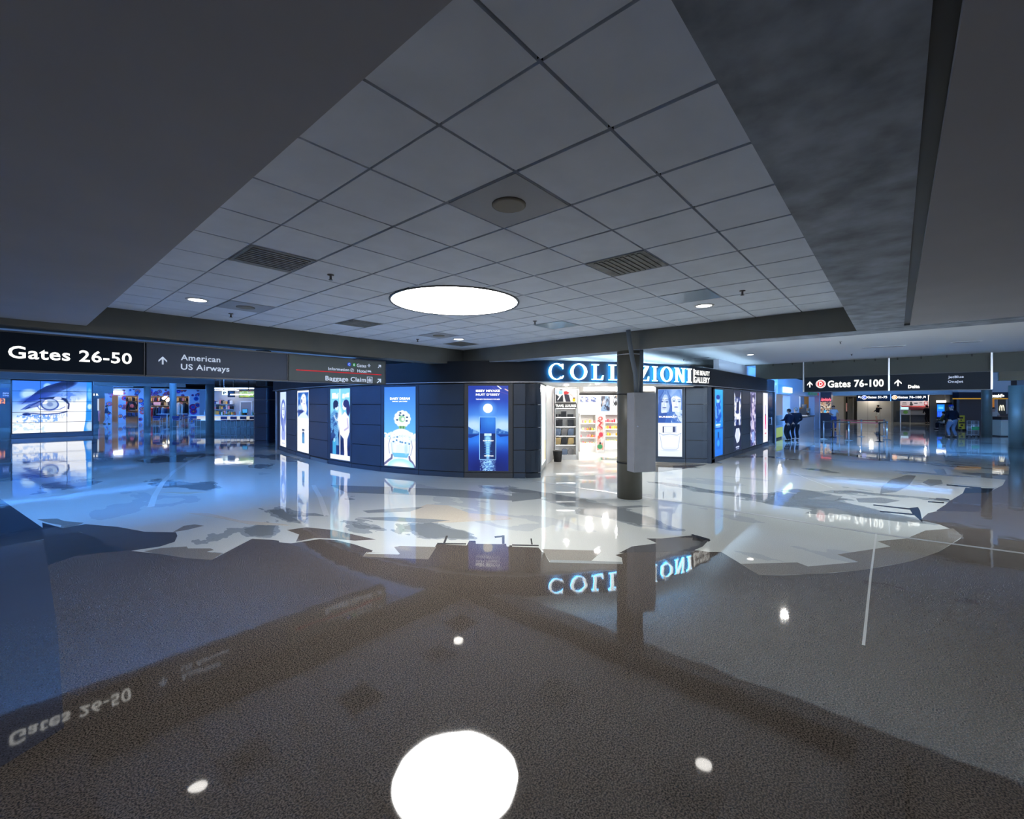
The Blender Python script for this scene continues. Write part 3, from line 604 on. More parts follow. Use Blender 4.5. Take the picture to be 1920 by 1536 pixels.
def art_faces(asp):
    A = Art(asp, 150, W_); top = A.box(0, 1, .5, 1); A.mix(top, (185, 212, 245)); r = random.Random(4)
    def strands(n, fx, col, wd=.004, a=.6):
        for k in range(n): A.line(fx(k/n, r.random()), wd*(.6+r.random()), col, a)
    A.ell(.2, .84, .4, .2, (70, 115, 195), .5, lim=top).ell(.12, .66, .28, .14, (30, 75, 165), .5, lim=top).ell(.5, .8, .16, .2, (85, 130, 205), .5, lim=top)
    A.ell(.27, .785, .25, .14, (226, 236, 250), .12, -.12).ell(.26, .69, .15, .06, (215, 228, 248), .3).ell(.44, .76, .09, .13, (150, 180, 230), .9, a=.7).ell(.16, .74, .06, .05, (190, 208, 240), .9, a=.8)
    for x, tl in ((.155, .0), (.37, -.004)):
        A.ell(x, .822+tl, .085, .017, (120, 150, 210), .9, a=.8).ell(x, .818+tl, .055, .008, (35, 65, 135), .5).ell(x+.005, .819+tl, .018, .008, (20, 35, 90), .4).line([(x-.09, .846+tl), (x, .856+tl), (x+.09, .846+tl)], .0045, (70, 100, 165), .9)
    A.line([(.265, .83), (.245, .78), (.255, .765), (.285, .763)], .0035, (130, 160, 215), .9).ell(.265, .728, .085, .011, (105, 120, 180), .5).line([(.185, .729), (.345, .729)], .002, (60, 75, 140), .9).ell(.26, .7, .06, .008, (175, 195, 235), .9)
    A.ell(.8, .89, .34, .14, (140, 175, 232), .5, lim=top).ell(.77, .785, .24, .13, (240, 245, 253), .12, .15).ell(.7, .7, .13, .05, (222, 233, 250), .3).ell(.92, .76, .08, .1, (185, 205, 240), .9, a=.6)
    for x, tl in ((.665, .004), (.885, -.004)):
        A.ell(x, .826+tl, .075, .015, (140, 170, 222), .9, a=.7).ell(x, .822+tl, .05, .0065, (50, 85, 155), .5).ell(x, .8225+tl, .015, .0065, (25, 45, 105), .4).line([(x-.08, .848+tl), (x, .857+tl), (x+.07, .847+tl)], .004, (95, 130, 195), .8)
    A.line([(.77, .83), (.75, .785), (.76, .772), (.79, .77)], .003, (160, 185, 228), .9).ell(.755, .737, .08, .01, (125, 145, 205), .5).line([(.68, .738), (.83, .738)], .0018, (80, 100, 165), .9)
    strands(34, lambda t, q: [(.25+.1*q, .985), (.08+.12*q-.06*t, .88), (-.02+.14*t, .75-.1*q), (.02+.1*t, .58)], (45, 90, 175)); strands(26, lambda t, q: [(.28+.1*q, .985), (.43+.1*t, .88), (.5+.08*t, .75), (.44+.14*t, .6)], (50, 95, 180)); strands(18, lambda t, q: [(.26+.12*q, .985), (.16+.3*t, .91), (.1+.4*t, .86+.02*q)], (120, 160, 220), .003, .5)
    strands(30, lambda t, q: [(.8+.1*q, .99), (.62+.1*q+.2*t, .93), (.56+.48*t, .875+.03*q)], (110, 155, 222), .0035, .6); strands(22, lambda t, q: [(.84+.1*q, .99), (.97+.04*t, .88), (.99-.03*t, .7)], (95, 140, 215), .004, .5)
    A.poly([(0, .5), (0, .6), (.12, .64), (.2, .65), (.36, .655), (.5, .62), (.56, .5)], (30, 78, 165)).poly([(.56, .5), (.5, .63), (.62, .665), (.8, .67), (1, .62), (1, .5)], (205, 222, 247))
    strands(30, lambda t, q: [(.4+.3*t, .66), (.35+.5*t*q, .58), (.3+.7*t, .5)], (60, 110, 195), .005, .6); A.tex((40, 90, 180), 12, 20, .5, .6, 31, .7, A.box(.4, 1, .5, .64))
    A.rect(0, 1, 0, .5, (246, 249, 253)).rect(.19, .79, .35, .45, (212, 217, 228)).rect(.19, .25, .355, .445, (55, 70, 110)).rect(.25, .3, .36, .44, (235, 238, 244)).rect(.62, .7, .365, .445, (35, 50, 100)).rect(.7, .74, .37, .445, (130, 150, 195)).rect(.32, .6, .36, .445, (230, 233, 240)).rect(.19, .79, .447, .452, (150, 165, 200))
    A.poly([(.03, .36), (.2, .33), (.5, .345), (.8, .33), (.97, .36), (.97, .345), (.8, .31), (.5, .325), (.2, .31), (.03, .345)], (190, 203, 224)).poly([(.08, .31), (.92, .31), (.84, .13), (.76, .105), (.24, .105), (.16, .13)], (228, 232, 240)).poly([(.13, .295), (.87, .295), (.79, .14), (.21, .14)], (243, 244, 249))
    A.line([(.05, .35), (.08, .31), (.16, .13), (.24, .105), (.76, .105), (.84, .13), (.92, .31), (.95, .35)], .003, (150, 168, 205), .9).rect(0, 1, 0, .075, (226, 238, 250)).ell(.5, .09, .4, .015, (200, 215, 238), .9); return A
def art_cyan(asp):
    A = Art(asp, 50, (25, 140, 240)); A.grad((20, 110, 225), (50, 175, 250)); A.tex((10, 60, 180), 6, 16, .5, .65, 41, .8, A.box(.2, .8, .5, .92))
    A.ell(.5, .84, .16, .05, (150, 215, 250), .2).ell(.5, .885, .2, .035, (15, 60, 160), .3).poly([(.3, .8), (.7, .8), (.85, .6), (.75, .5), (.25, .5), (.15, .62)], (15, 85, 205)).tex((130, 200, 250), 9, 22, .52, .62, 43, .7, A.box(.2, .8, .5, .8))
    A.rect(.25, .75, .455, .48, (225, 245, 255)).rect(.3, .7, .43, .442, (180, 225, 255)).rect(0, 1, .405, .425, (10, 60, 190))
    A.rect(.3, .75, .1, .27, (15, 100, 215)).rect(.45, .6, .27, .36, (10, 60, 150)).ell(.52, .19, .13, .05, (60, 160, 245), .3); return A
def art_mono(asp):
    A = Art(asp, 50, (22, 26, 60)); A.poly([(0, 1), (.35, .82), (.3, .62), (.7, .62), (.72, .8), (1, 1), (1, .42), (.7, .42), (.66, .52), (.36, .52), (.3, .42), (0, .42)], (238, 242, 255)); A.ell(.5, .86, .14, .05, (225, 232, 250), .2).ell(.5, .91, .18, .04, (15, 25, 60), .2)
    A.tex((40, 60, 130), 8, 20, .5, .62, 17, .8, A.box(0, 1, .42, .9)).poly([(.3, .37), (.72, .37), (.9, .26), (.72, .14), (.4, .12), (.12, .25)], (235, 242, 255))
    for k in range(5): A.line([(.25+.1*k, .36), (.3+.09*k, .14)], .005, (90, 110, 180))
    A.rect(.25, .75, .045, .065, (215, 225, 255)).rect(.3, .7, .02, .03, (190, 200, 240)); return A
def art_column(asp):
    A = Art(asp, 44, (60, 50, 110)); A.tex((225, 220, 245), 5, 14, .4, .6, 51, 1); A.ell(.5, .9, .3, .05, (30, 30, 80), .3).ell(.5, .86, .16, .045, (240, 230, 240), .2).poly([(.25, .8), (.78, .8), (.7, .55), (.75, .3), (.3, .3), (.32, .55)], (215, 200, 225)).tex((45, 45, 110), 8, 20, .55, .66, 55, .8).rect(.3, .75, .06, .26, (150, 170, 235)); return A
def art_pink(asp):
    A = Art(asp, 40, (245, 244, 255)); A.rect(.4, .66, .34, .54, (235, 70, 140)).rect(.36, .7, .26, .36, (240, 150, 195)).rect(.44, .62, .54, .575, (40, 30, 60)).rect(.4, .66, .575, .76, (205, 190, 220)).rect(.35, .7, .16, .19, (215, 120, 130)).rect(.3, .75, .1, .11, (190, 190, 220)); return A

P = {x: hit(WALL, x) for x in (523, 538, 554.5, 580.5, 614.6, 659.5, 714, 785, 870, 962, 986)}
blank_bay(WALL[-6], P[523], wall, m=DARKG)
lightbox(P[523], P[538], 525, 536.3, art_woman, 'narrow backlit poster of a long haired face, leftmost on the curved wall')
blank_bay(P[538], P[554.5], wall)
lightbox(P[554.5], P[580.5], 557, 578.7, art_bottle, 'backlit poster with blue picture above one small blue bottle on white')
blank_bay(P[580.5], P[614.6], wall, base=.0)
BX(-.7, .7, 0, .1, 0, .1).build('baseboard', mat('scuffed_base', (.2, .2, .21), .4), wall, *bay(P[580.5], P[614.6])[:2])
lightbox(P[614.6], P[659.5], 618.7, 656, art_couple, 'backlit poster of a couple facing each other beside blue bottle')
blank_bay(P[659.5], P[714], wall)
TW = glow('poster_white_lettering', (1, 1, 1), 1.2)
t, px, pz = lightbox(P[714], P[785], 720, 779, art_daisy, 'sky blue backlit poster of a flower capped bottle held in hands')
text('lettering', 'DAISY DREAM', TW, t, px(.19), px(.82), pz(.838), pz(.868), .01, .03); text('lettering', 'MARC JACOBS', TW, t, px(.27), px(.74), pz(.808), pz(.824), .01, .02)
blank_bay(P[785], P[870], wall)
t, px, pz = lightbox(P[870], P[962], 878, 953, art_night, 'deep blue backlit poster of a full moon over a tall box', frame=FRAME)
text('lettering', 'ISSEY MIYAKE', TW, t, px(.19), px(.79), pz(.928), pz(.954), .01, .04); text('lettering', "NUIT D'ISSEY", TW, t, px(.19), px(.79), pz(.884), pz(.91), .01, .03)
text('lettering', 'THE NEW FRAGRANCE FOR MEN', TW, t, px(.19), px(.79), pz(.835), pz(.848), .01, .02); text('lettering', "NUIT D'ISSEY", TW, t, px(.37), px(.64), pz(.348), pz(.36), .01, .02); text('lettering', 'ISSEY MIYAKE', TW, t, px(.4), px(.63), pz(.17), pz(.182), .01, .02)
blank_bay(P[962], P[986], wall)
# rounded end of the curved wall and the return into the entrance
c0 = Vector(P[986]); ends = [(8.93, 6.93), (11.0, 8.14)]
t0 = Vector((.66, -.75)); arc = spline([tuple(c0), (c0.x+.12, c0.y-.12), (9.02, 6.86), (9.12, 6.98)], 6)
mb = MB()
zs = [0, .134, .14, .71, 1.285, 1.86, WH-.02]
inn = [(c0.x+.3, c0.y+.2)]
for z0, z1 in zip(zs[:-1], zs[1:]):
    if z1-z0 < .05: continue
    mb.prism(arc+[(9.15, 7.1)]+inn, z0+.006, z1-.006)
mb.build('cladding_panel', DARKG, wall)
JA, JB = (9.12, 6.98), (11.0, 8.14)
struct(BX(0, math.dist(JA, JB), .03, .12, 0, WH).build('wall_entrance_left', mat('jamb_grey', (.45, .5, .55), .3), None, (*JA, 0), math.atan2(JB[1]-JA[1], JB[0]-JA[0])))
def art_strip(asp):
    A = Art(asp, 24, (235, 250, 252)); A.rect(.45, .9, 0, .75, (210, 235, 245)).rect(.6, .85, .02, .3, (250, 190, 110)).rect(.6, .85, .8, .95, (240, 150, 160)).rect(.9, 1, 0, 1, (30, 40, 50)); return A
q0, q1 = hit([JA, JB], 1014.5), hit([JA, JB], 1023.3)
loc, rz, L = bay(q0, q1)
t = thing('poster_lightbox', 'tall white lit display panel on the left side of the entrance', 'lightbox', loc, rz)
art_strip(.3).mesh('poster', artmat('poster_backlit_1.1', 1.1), t, -L/2+.08, L/2-.05, .2, 2.3, -.012)
BX(-L/2, L/2, -.01, .03, .05, 2.4).build('frame', mat('silver_frame', (.55, .58, .6), .35, .5), t, bevel=.004)
# right-hand wall of the entrance and the straight right side
ER = hit([(12.9, 8.0), (14.6, 4.1)], 1229); EC = (14.30, 4.80)
ea, eb = G(1229, 866), G(1285.5, 867.6)
eb2 = hit([ea, (eb[0]+(eb[0]-ea[0])*2, eb[1]+(eb[1]-ea[1])*2)], 1320)
wr = struct(MB().box(0, math.dist(ea, eb2), .13, .25, 0, WH, M=Matrix.Translation((*ea, 0)) @ Matrix.Rotation(math.atan2(eb2[1]-ea[1], eb2[0]-ea[0]), 4, 'Z')).build('wall_entrance_right', BLACK))
t, px, pz = lightbox(ea, eb, 1234, 1279, art_faces, 'backlit poster of two faces above a clear glass bottle, right of the entrance')
text('lettering', 'BURBERRY', TW, t, px(.04), px(.8), pz(.578), pz(.603), .01, .03)
blank_bay(eb, eb2, wr)
S0 = (14.98, 4.42); VS = 4.40
arc = spline([(eb2[0]-.03, eb2[1]+.06), (eb2[0]+.02, eb2[1]-.06), (eb2[0]+.14, 4.41), S0], 6)
mb = MB()
for z0, z1 in zip(zs[:-1], zs[1:]):
    if z1-z0 < .05: continue
    mb.prism(arc+[(15.0, 5.1), (eb2[0]+.15, 5.1)], z0+.006, z1-.006)
mb.build('cladding_panel', DARKM, wr, (0, 0, 0)).parent = None
cp = bpy.data.objects[[o.name for o in COL.objects if o.name.startswith('cladding_panel')][-1]]; cp.name = 'wall_corner'; struct(cp)
ws = struct(BX(14.9, 24.0, 4.53, 4.6, 0, WH).build('wall_side', BLACK))
def sp(px): return (onv(px, VS)[0], VS)
seq = [('p', 1334, 1358, 1338, 1356, art_cyan, 'bright cyan blue backlit poster just around the store corner'), ('b', 1358, 1375), ('p', 1375, 1391.5, 1377, 1390, art_mono, 'black and white backlit poster with white faceted bottle on the side wall'), ('b', 1391.5, 1405),
       ('p', 1405, 1419.5, 1407.5, 1417.5, art_column, 'narrow backlit poster of a standing figure on the side wall'), ('b', 1419.5, 1428.5), ('p', 1428.5, 1441, 1431, 1440, art_pink, 'white backlit poster with a slim pink bottle nearest the store end')]
S1 = sp(1334)
BX(S0[0], S1[0]-.006, VS, VS+.12, 0, WH-.02).build('cladding_panel', DARKM, ws)
for q in seq:
    a, b = sp(q[1]), sp(q[2])
    if q[0] == 'b': blank_bay(a, b, ws)
    else: lightbox(a, b, q[3], q[4], q[5], q[6])
a, b = sp(1441), (23.85, VS); loc, rz, L = bay(a, b)
d = BX(-L/2, L/2, .0, .12, 0, WH-.02).build('door_1', DARKG, None, loc, rz, bevel=.006); d['kind'] = 'structure'
MB().tube([(-L*.2, -.06, .9), (-L*.2, -.06, 1.25)], .02).box(-L*.2-.01, -L*.2+.01, -.06, 0, .92, .95).box(-L*.2-.01, -L*.2+.01, -.06, 0, 1.2, 1.23).build('door_handle', STEEL, d)
struct(MB().box(23.86, 24.02, 4.36, 4.75, 0, WH).build('trim_5', BLACK))
struct(MB().box(24.03, 24.17, 4.34, 4.6, 0, 2.75).build('trim_6', mat('aluminium_post', (.7, .74, .8), .3, .7)))

# fascia band with the halo-lit letters, roof, entrance soffit
FAS = spline([(9.0, 22.4), (7.83, 20.6), (7.40, 18.7), (7.10, 16.9), (6.86, 15.07), (6.72, 13.5), (6.75, 12.14), (6.91, 10.82), (7.23, 9.54), (7.71, 8.33), (8.42, 7.33), (9.15, 6.52), (9.85, 5.95), (10.6, 5.47), (11.6, 4.99), (12.6, 4.68), (13.6, 4.48), (14.6, 4.39), (17.3, 4.38), (20.6, 4.38), (24.02, 4.38)], 8)
FZ0, FZ1 = 2.44, 2.97
struct(ribbon(FAS, -.2, FZ0, FZ1, FASC, 'wall_fascia'))
struct(ribbon(offset(FAS, .02), -.2, FZ0-.02, FZ0, EDGE, 'trim_7'))
cor = [p for p in FAS if p[1] > 4.2]
struct(MB().prism(offset(FAS, -.05)+[(24.0, 22)], FZ1-.08, FZ1-.02).build('ceiling_store_roof', BLACK))
ent = [p for p in FAS if 8.5 < p[0] < 14.4 and p[1] < 7.3]
struct(MB().prism(offset(ent, -.02)+[(14.3, 4.9), ea, (12.6, 8.9), JB, (9.3, 7.15)], FZ0+.005, FZ0+.03).build('ceiling_entrance', SHOPW))
struct(BX(18.2, 25.2, 5.2, 5.4, FZ1-.03, HR).build('wall_upstand', mat('pale_upstand', (.6, .62, .7), .7)))
HALO = glow('halo_blue_light', (.04, .42, 1.0), 34); LET = glow('letter_white', (.92, 1, 1), 2.6)
def serif(ch):
    """outline pieces of a serif capital in a unit box (x 0..w, z 0..1): lists of polygons"""
    def bar(x0, x1, z0, z1): return [(x0, z0), (x1, z0), (x1, z1), (x0, z1)]
    def ring(a0, a1, w, n=40):
        cx, cz = w/2, .5; out = []
        for k in range(n):
            p, q = a0+(a1-a0)*k/n, a0+(a1-a0)*(k+1)/n
            f = lambda t, rx, rz: (cx+rx*math.cos(t), cz+rz*math.sin(t))
            out.append([f(p, w/2, .52), f(q, w/2, .52), f(q, w/2-.14, .455), f(p, w/2-.14, .455)])
        return out
    if ch == 'O': return ring(0, 2*PI, .86), .86
    if ch == 'C':
        return ring(.24*PI, 1.76*PI, .86)+[[(.70, .98), (.79, .98), (.79, .66), (.76, .66), (.70, .8)], [(.70, .04), (.70, .16), (.80, .26), (.82, .22), (.76, .08)]], .84
    if ch == 'I': return [bar(.11, .25, 0, 1), bar(0, .36, 0, .06), bar(0, .36, .94, 1)], .36
    if ch == 'L': return [bar(.11, .25, 0, 1), bar(0, .38, .94, 1), bar(0, .6, 0, .06), [(.5, .06), (.6, .06), (.64, .3), (.6, .3)]], .64
    if ch == 'E': return [bar(.11, .25, 0, 1), bar(0, .58, .94, 1), bar(0, .6, 0, .06), bar(.26, .46, .47, .53), [(.5, .06), (.6, .06), (.64, .3), (.6, .3)], [(.48, .94), (.58, .94), (.58, .72), (.55, .72)]], .64
    if ch == 'Z': return [bar(.04, .66, .94, 1), bar(0, .66, 0, .06), [(.46, .94), (.66, .94), (.2, .06), (0, .06)], [(.04, .94), (.12, .94), (.07, .72), (.04, .72)], [(.58, .06), (.66, .06), (.68, .3), (.65, .3)]], .68
    if ch == 'N': return [bar(.1, .17, 0, 1), bar(.63, .70, 0, 1), [(.08, 1), (.25, 1), (.70, 0), (.60, 0)], bar(0, .27, 0, .05), bar(0, .2, .95, 1), bar(.53, .80, .95, 1)], .8
sg = thing('store_sign', 'large white serif letters glowing blue on the dark curved fascia', 'sign', (11, 5.3, 2.7))
FASL = offset(FAS, .085)
def fas(px, C=None):
    C = C or FAS; p = hit(C, px); i = min(range(len(C)-1), key=lambda k: math.dist(C[k], p)); a, b = C[max(i-1, 0)], C[i+1]
    return p, math.atan2(b[1]-a[1], b[0]-a[0])
for ch, x0, x1 in (('C', 1029, 1058), ('O', 1070, 1101), ('L', 1110, 1132), ('L', 1142, 1165), ('E', 1173, 1193), ('Z', 1199, 1217), ('I', 1224, 1233), ('O', 1240, 1261), ('N', 1266, 1285), ('I', 1289, 1297)):
    p, an = fas((x0+x1)/2, FASL); polys, wd = serif(ch); a, b = hit(FASL, x0), hit(FASL, x1); L = math.dist(a, b)
    h = .40; sx = L/wd; mb = MB(); zb = 2.49
    for q in polys:
        pts = [((x-wd/2)*sx, z*h) for x, z in q]
        M = Matrix(((1, 0, 0, 0), (0, 0, -1, 0), (0, 1, 0, 0), (0, 0, 0, 1)))
        mb.prism(pts, -.01, .01, 0, M).prism(pts, -.03, -.0102, 1, M)
    o = mb.build('letter', [LET, HALO], sg, (p[0]-11, p[1]-5.3, zb-2.7), an)
p, an = fas(1299); MB().box(-.008, .008, -.05, -.02, 2.5-2.7, 2.9-2.7).build('divider_bar', WTXT, sg, (p[0]-11, p[1]-5.3, 0), an)
p, an = fas(1315); a, b = hit(FAS, 1303), hit(FAS, 1330); L = math.dist(a, b)/2
sub = thing('store_sign', 'small white two line lettering beside the glowing serif letters', 'sign', (p[0], p[1], 2.7), an)
text('lettering', 'THE BEAUTY', WTXT, sub, -L, L, .03, .17, -.02, .02); text('lettering', 'GALLERY', WTXT, sub, -L, L, -.2, -.02, -.02, .02)
seg = [p for p in FAS if 8.6 < p[0] < 14.8 and p[1] < 7.3]
o = struct(ribbon(offset(seg, -.24), -.16, FZ1-.02, FZ1-.012, BLACK, 'trim_cove_store')); ribbon(offset(seg, -.28), -.08, FZ1-.012, FZ1-.004, glow('cove_lamp_fascia', (.5, .76, 1), 8), 'cove_lamp', o)
# uplights along the fascia top that wash the white ceiling
for k, x in enumerate((1036, 1062, 1086, 1112, 1138)):
    p = hit(FAS, x); t = thing('uplight', 'small uplight on the fascia top, number %d of five from the left' % (k+1), 'light', (p[0]+.5, p[1]+.5, FZ1-.02), 0, 'uplights on top of the store fascia')
    MB().lathe([(.07, 0), (.07, .05)], 12).build('housing', BLACK, t); MB().lathe([(.055, .05), (.055, .056)], 12).build('lens', glow('uplight_lens', (.6, .82, 1), 30), t)
# ------------------------------------------------------------------ frames for placing flat things by where they are seen
XZ = Matrix(((1, 0, 0, 0), (0, 0, -1, 0), (0, 1, 0, 0), (0, 0, 0, 1)))
CAMR = math.radians(40.92-90)
class Fr:
    """local frame of an upright plane: x to the viewer's right, z up, -y towards the viewer"""
    def __init__(s, kind, c, px0):
        s.k = kind; s.c = c; s.px0 = px0
        if kind == 'v': s.o = (onv(px0, c)[0], c); s.rz = 0
        elif kind == 'u': s.o = (c, onu(px0, c)[0]); s.rz = -PI/2
        else: s.o = atd(px0, c); s.rz = CAMR
    def __call__(s, px, py=None):
        if s.k == 'v': u, d = onv(px, s.c); x = u-s.o[0]
        elif s.k == 'u': v, d = onu(px, s.c); x = s.o[1]-v
        else: d = s.c; x = (px-s.px0)*d/F
        return x if py is None else (x, Z(py, d))
    def loc(s, z=0): return (s.o[0], s.o[1], z)
    def world(s, px, dy=0):
        x = s(px); c, q = math.cos(s.rz), math.sin(s.rz); return (s.o[0]+c*x-q*dy, s.o[1]+q*x+c*dy)
def flat(name, polys, m, parent, y=0, th=.004):
    mb = MB()
    for p in polys: mb.prism(p, -y, -y+th, 0, XZ)
    return mb.build(name, m, parent)
def disc(cx, cz, r, n=28): return [(cx+r*math.cos(2*PI*k/n), cz+r*math.sin(2*PI*k/n)) for k in range(n)]
def ringp(cx, cz, r, w, n=28):
    return [[(cx+(r-w)*math.cos(a), cz+(r-w)*math.sin(a)), (cx+r*math.cos(a), cz+r*math.sin(a)), (cx+r*math.cos(b), cz+r*math.sin(b)), (cx+(r-w)*math.cos(b), cz+(r-w)*math.sin(b))] for a, b in ((2*PI*k/n, 2*PI*(k+1)/n) for k in range(n))]
def arrow(x0, x1, z0, z1, rot=0):
    cx, cz = (x0+x1)/2, (z0+z1)/2; hx, hz = (x1-x0)/2, (z1-z0)/2; w = .26
    P = [[(-w*.75, -1), (w*.75, -1), (w*.75, .6), (-w*.75, .6)], [(0, 1), (-1, .05), (-1, -.42), (0, .52)], [(0, 1), (0, .52), (1, -.42), (1, .05)]]
    c, q = math.cos(rot), math.sin(rot)
    if rot: P = [[(-.95, -.7), (-.7, -.95), (.55, .3), (.3, .55)], [(-.5, .95), (-.5, .5), (.95, .5), (.95, .95)], [(.5, .95), (.95, .95), (.95, -.5), (.5, -.5)]]
    return [[(cx+x*hx, cz+z*hz) for x, z in p] for p in P]
def put(fr, name, body, m, t, x0, x1, yt, yb, ref=None, bold=.02, z=0, y=-.002, ext=.004):
    """lettering between two photo columns, its height read at the left column"""
    a = fr(x0); b = fr(x1); _, zt = fr(ref or x0, yt); _, zb = fr(ref or x0, yb)
    return text('lettering', body, m, t, a, b, zb-z, zt-z, y, bold, ext)
# ------------------------------------------------------------------ overhead signs under the left beam
V0 = 8.93
def board(fr, px0, px1, z0, z1, m, label, cat='sign', name='overhead_sign', th=.2):
    t = thing(name, label, cat, fr.loc(0), fr.rz); a, b = fr(px0), fr(px1)
    MB().box(a, b, 0, th, z0, z1).build('sign_face', m, t, bevel=.006)
    MB().box(a-.012, b+.012, -.01, th+.01, z0-.025, z0).box(a-.012, b+.012, -.01, th+.01, z1, z1+.02).box(b, b+.014, -.012, th+.01, z0, z1).build('frame', mat('sign_frame', (.1, .11, .13), .4, .4), t)
    return t
f1 = Fr('v', V0, 271); ZS0, ZS1 = 2.345, 2.845
t = board(f1, -90, 269.5, ZS0, ZS1, SIGNN, 'dark navy overhead sign reading Gates 26-50 in large white letters')
put(f1, 'lettering', 'Gates 26-50', WTXT, t, 15, 247, 647.5, 671.5, bold=.018)
f2 = Fr('v', V0, 275)
t = board(f2, 274.5, 538.5, ZS0, ZS1, SIGNG, 'slate overhead sign with an up arrow and two airline names')
x0, z1 = f2(297, 668); x1, z0 = f2(313, 684); flat('arrow', arrow(x0, x1, z0, z1), DTXT, t, -.002)
put(f2, 'lettering', 'American', DTXT, t, 339, 413, 664.5, 675.5, bold=.015); put(f2, 'lettering', 'US Airways', DTXT, t, 339, 430, 682, 696.5, bold=.015)
f3 = Fr('v', V0, 541)
t = board(f3, 541.5, 722, ZS0, ZS1, SIGNO, 'grey overhead sign reading Baggage Claim with a thin red line')
put(f3, 'lettering', 'Baggage Claim', DTXT, t, 610, 686, 704.7, 716.2, bold=.015); put(f3, 'lettering', 'Information', DTXT, t, 615.5, 654.5, 688.5, 694, bold=.01)
put(f3, 'lettering', 'Hotel', DTXT, t, 670, 687, 692.7, 698.4, bold=.01); put(f3, 'lettering', 'Gates', DTXT, t, 669, 686.5, 682, 688.3, bold=.01)
CB = mat('blue_roundel', (.01, .10, .7), .5, emit=(.01, .1, .7), es=.3); CG = mat('green_roundel', (.01, .3, .03), .5, emit=(.01, .3, .03), es=.3)
for px, py, ch, m in ((654.5, 683.2, 'C', CB), (664, 684.2, 'E', CG)):
    x, z = f3(px, py); flat('roundel', [disc(x, z, .042)], m, t, -.002, .003); text('lettering', ch, DTXT, t, x-.018, x+.018, z-.024, z+.024, -.005, .02, .003)
x, z = f3(660, 694.3); flat('roundel', ringp(x, z, .04, .007), DTXT, t, -.002); text('lettering', '?', DTXT, t, x-.014, x+.014, z-.024, z+.024, -.002, .01)
for px0, px1, py0, py1, k in ((688.5, 695, 682, 689, 0), (689, 695.5, 693.3, 699.7, 1), (688, 698, 706.5, 718.5, 2)):
    x0, z1 = f3(px0, py0); x1, z0 = f3(px1, py1); w = (x1-x0); h = z1-z0; e = w*.07
    P = [[(x0, z0), (x1, z0), (x1, z0+e), (x0, z0+e)], [(x0, z1-e), (x1, z1-e), (x1, z1), (x0, z1)], [(x0, z0), (x0+e, z0), (x0+e, z1), (x0, z1)], [(x1-e, z0), (x1, z0), (x1, z1), (x1-e, z1)]]
    q = lambda *a: [(x0+w*p, z0+h*r) for p, r in a]
    if k == 0: P = [q((.44, .05), (.56, .05), (.56, .95), (.5, 1), (.44, .95)), q((.05, .35), (.5, .65), (.95, .35), (.95, .45), (.5, .8), (.05, .45)), q((.3, .08), (.7, .08), (.5, .3))]
    if k == 1: P = [q((.0, .15), (.1, .15), (.1, .85), (0, .85)), q((.1, .3), (1, .3), (1, .5), (.1, .5)), q((.9, .15), (1, .15), (1, .5), (.9, .5)), q((.15, .55), (.4, .55), (.4, .75), (.15, .75)), q((.45, .55), (1, .55), (.95, .7), (.45, .75))]
    if k == 2: P += [q((.2, .2), (.3, .2), (.3, .65), (.2, .65)), q((.36, .2), (.64, .2), (.64, .65), (.36, .65)), q((.7, .2), (.8, .2), (.8, .65), (.7, .65)), q((.4, .7), (.6, .7), (.6, .78), (.4, .78))]
    flat('pictogram', P, DTXT, t, -.002)
for px0, px1, py0, py1 in ((708, 714.5, 684, 690.5), (706, 714.5, 710, 719.5)):
    x0, z1 = f3(px0, py0); x1, z0 = f3(px1, py1); flat('arrow', arrow(x0, x1, z0, z1, 1), DTXT, t, -.002)
a, z = f3(555, 693.6); b, z2 = f3(715, 703); flat('divider_line', [[(a, z-.01), (b, z2-.01), (b, z2+.01), (a, z+.01)]], REDL, t, -.002)
# ------------------------------------------------------------------ signs on the right header
U0 = 21.8
g1 = Fr('u', U0, 1507)
t = board(g1, 1507, 1665, 2.375, 2.96, SIGNN, 'dark overhead sign with red roundel reading Gates 76-100', th=.18)
put(g1, 'lettering', 'Gates 76-100', WTXT, t, 1552, 1657, 713.6, 727.2, bold=.028)
x, z = g1(1539, 720); flat('roundel', [disc(x, z, .168)], WTXT, t, -.002, .003); flat('roundel', [disc(x, z, .15)], mat('red_roundel', (.5, .015, .02), .5, emit=(.55, .01, .015), es=.8), t, -.006, .003); flat('roundel', ringp(x, z, .13, .012), WTXT, t, -.01, .002)
text('lettering', 'D', WTXT, t, x-.055, x+.06, z-.08, z+.08, -.01, .03)
x0, z1 = g1(1513.5, 715.5); x1, z0 = g1(1523.5, 726.5); flat('arrow', arrow(x0, x1, z0, z1), WTXT, t, -.002)
MB().box(-.03, .02, -.03, .2, 2.36, HR).build('post', STEEL, t); a = g1(1666.5); MB().box(a-.02, a+.03, -.03, .2, 2.36, HR).build('post', STEEL, t)
g2 = Fr('u', U0, 1668)
t = board(g2, 1669, 1858, 2.375, 2.96, SIGNN, 'dark overhead sign with an up arrow and three airline names', th=.18)
x0, z1 = g2(1677, 712); x1, z0 = g2(1690.5, 724); flat('arrow', arrow(x0, x1, z0, z1), WTXT, t, -.002)
put(g2, 'lettering', 'Delta', WTXT, t, 1702.5, 1724.5, 722, 728.4, bold=.05); put(g2, 'lettering', 'JetBlue', DTXT, t, 1777.5, 1807, 705, 710.8, bold=.02); put(g2, 'lettering', 'OneJet', DTXT, t, 1777, 1806, 713.6, 719.4, bold=.02)
a = g2(1859); MB().box(a-.02, a+.03, -.03, .2, 2.36, HR).build('post', STEEL, t)
mb = MB()
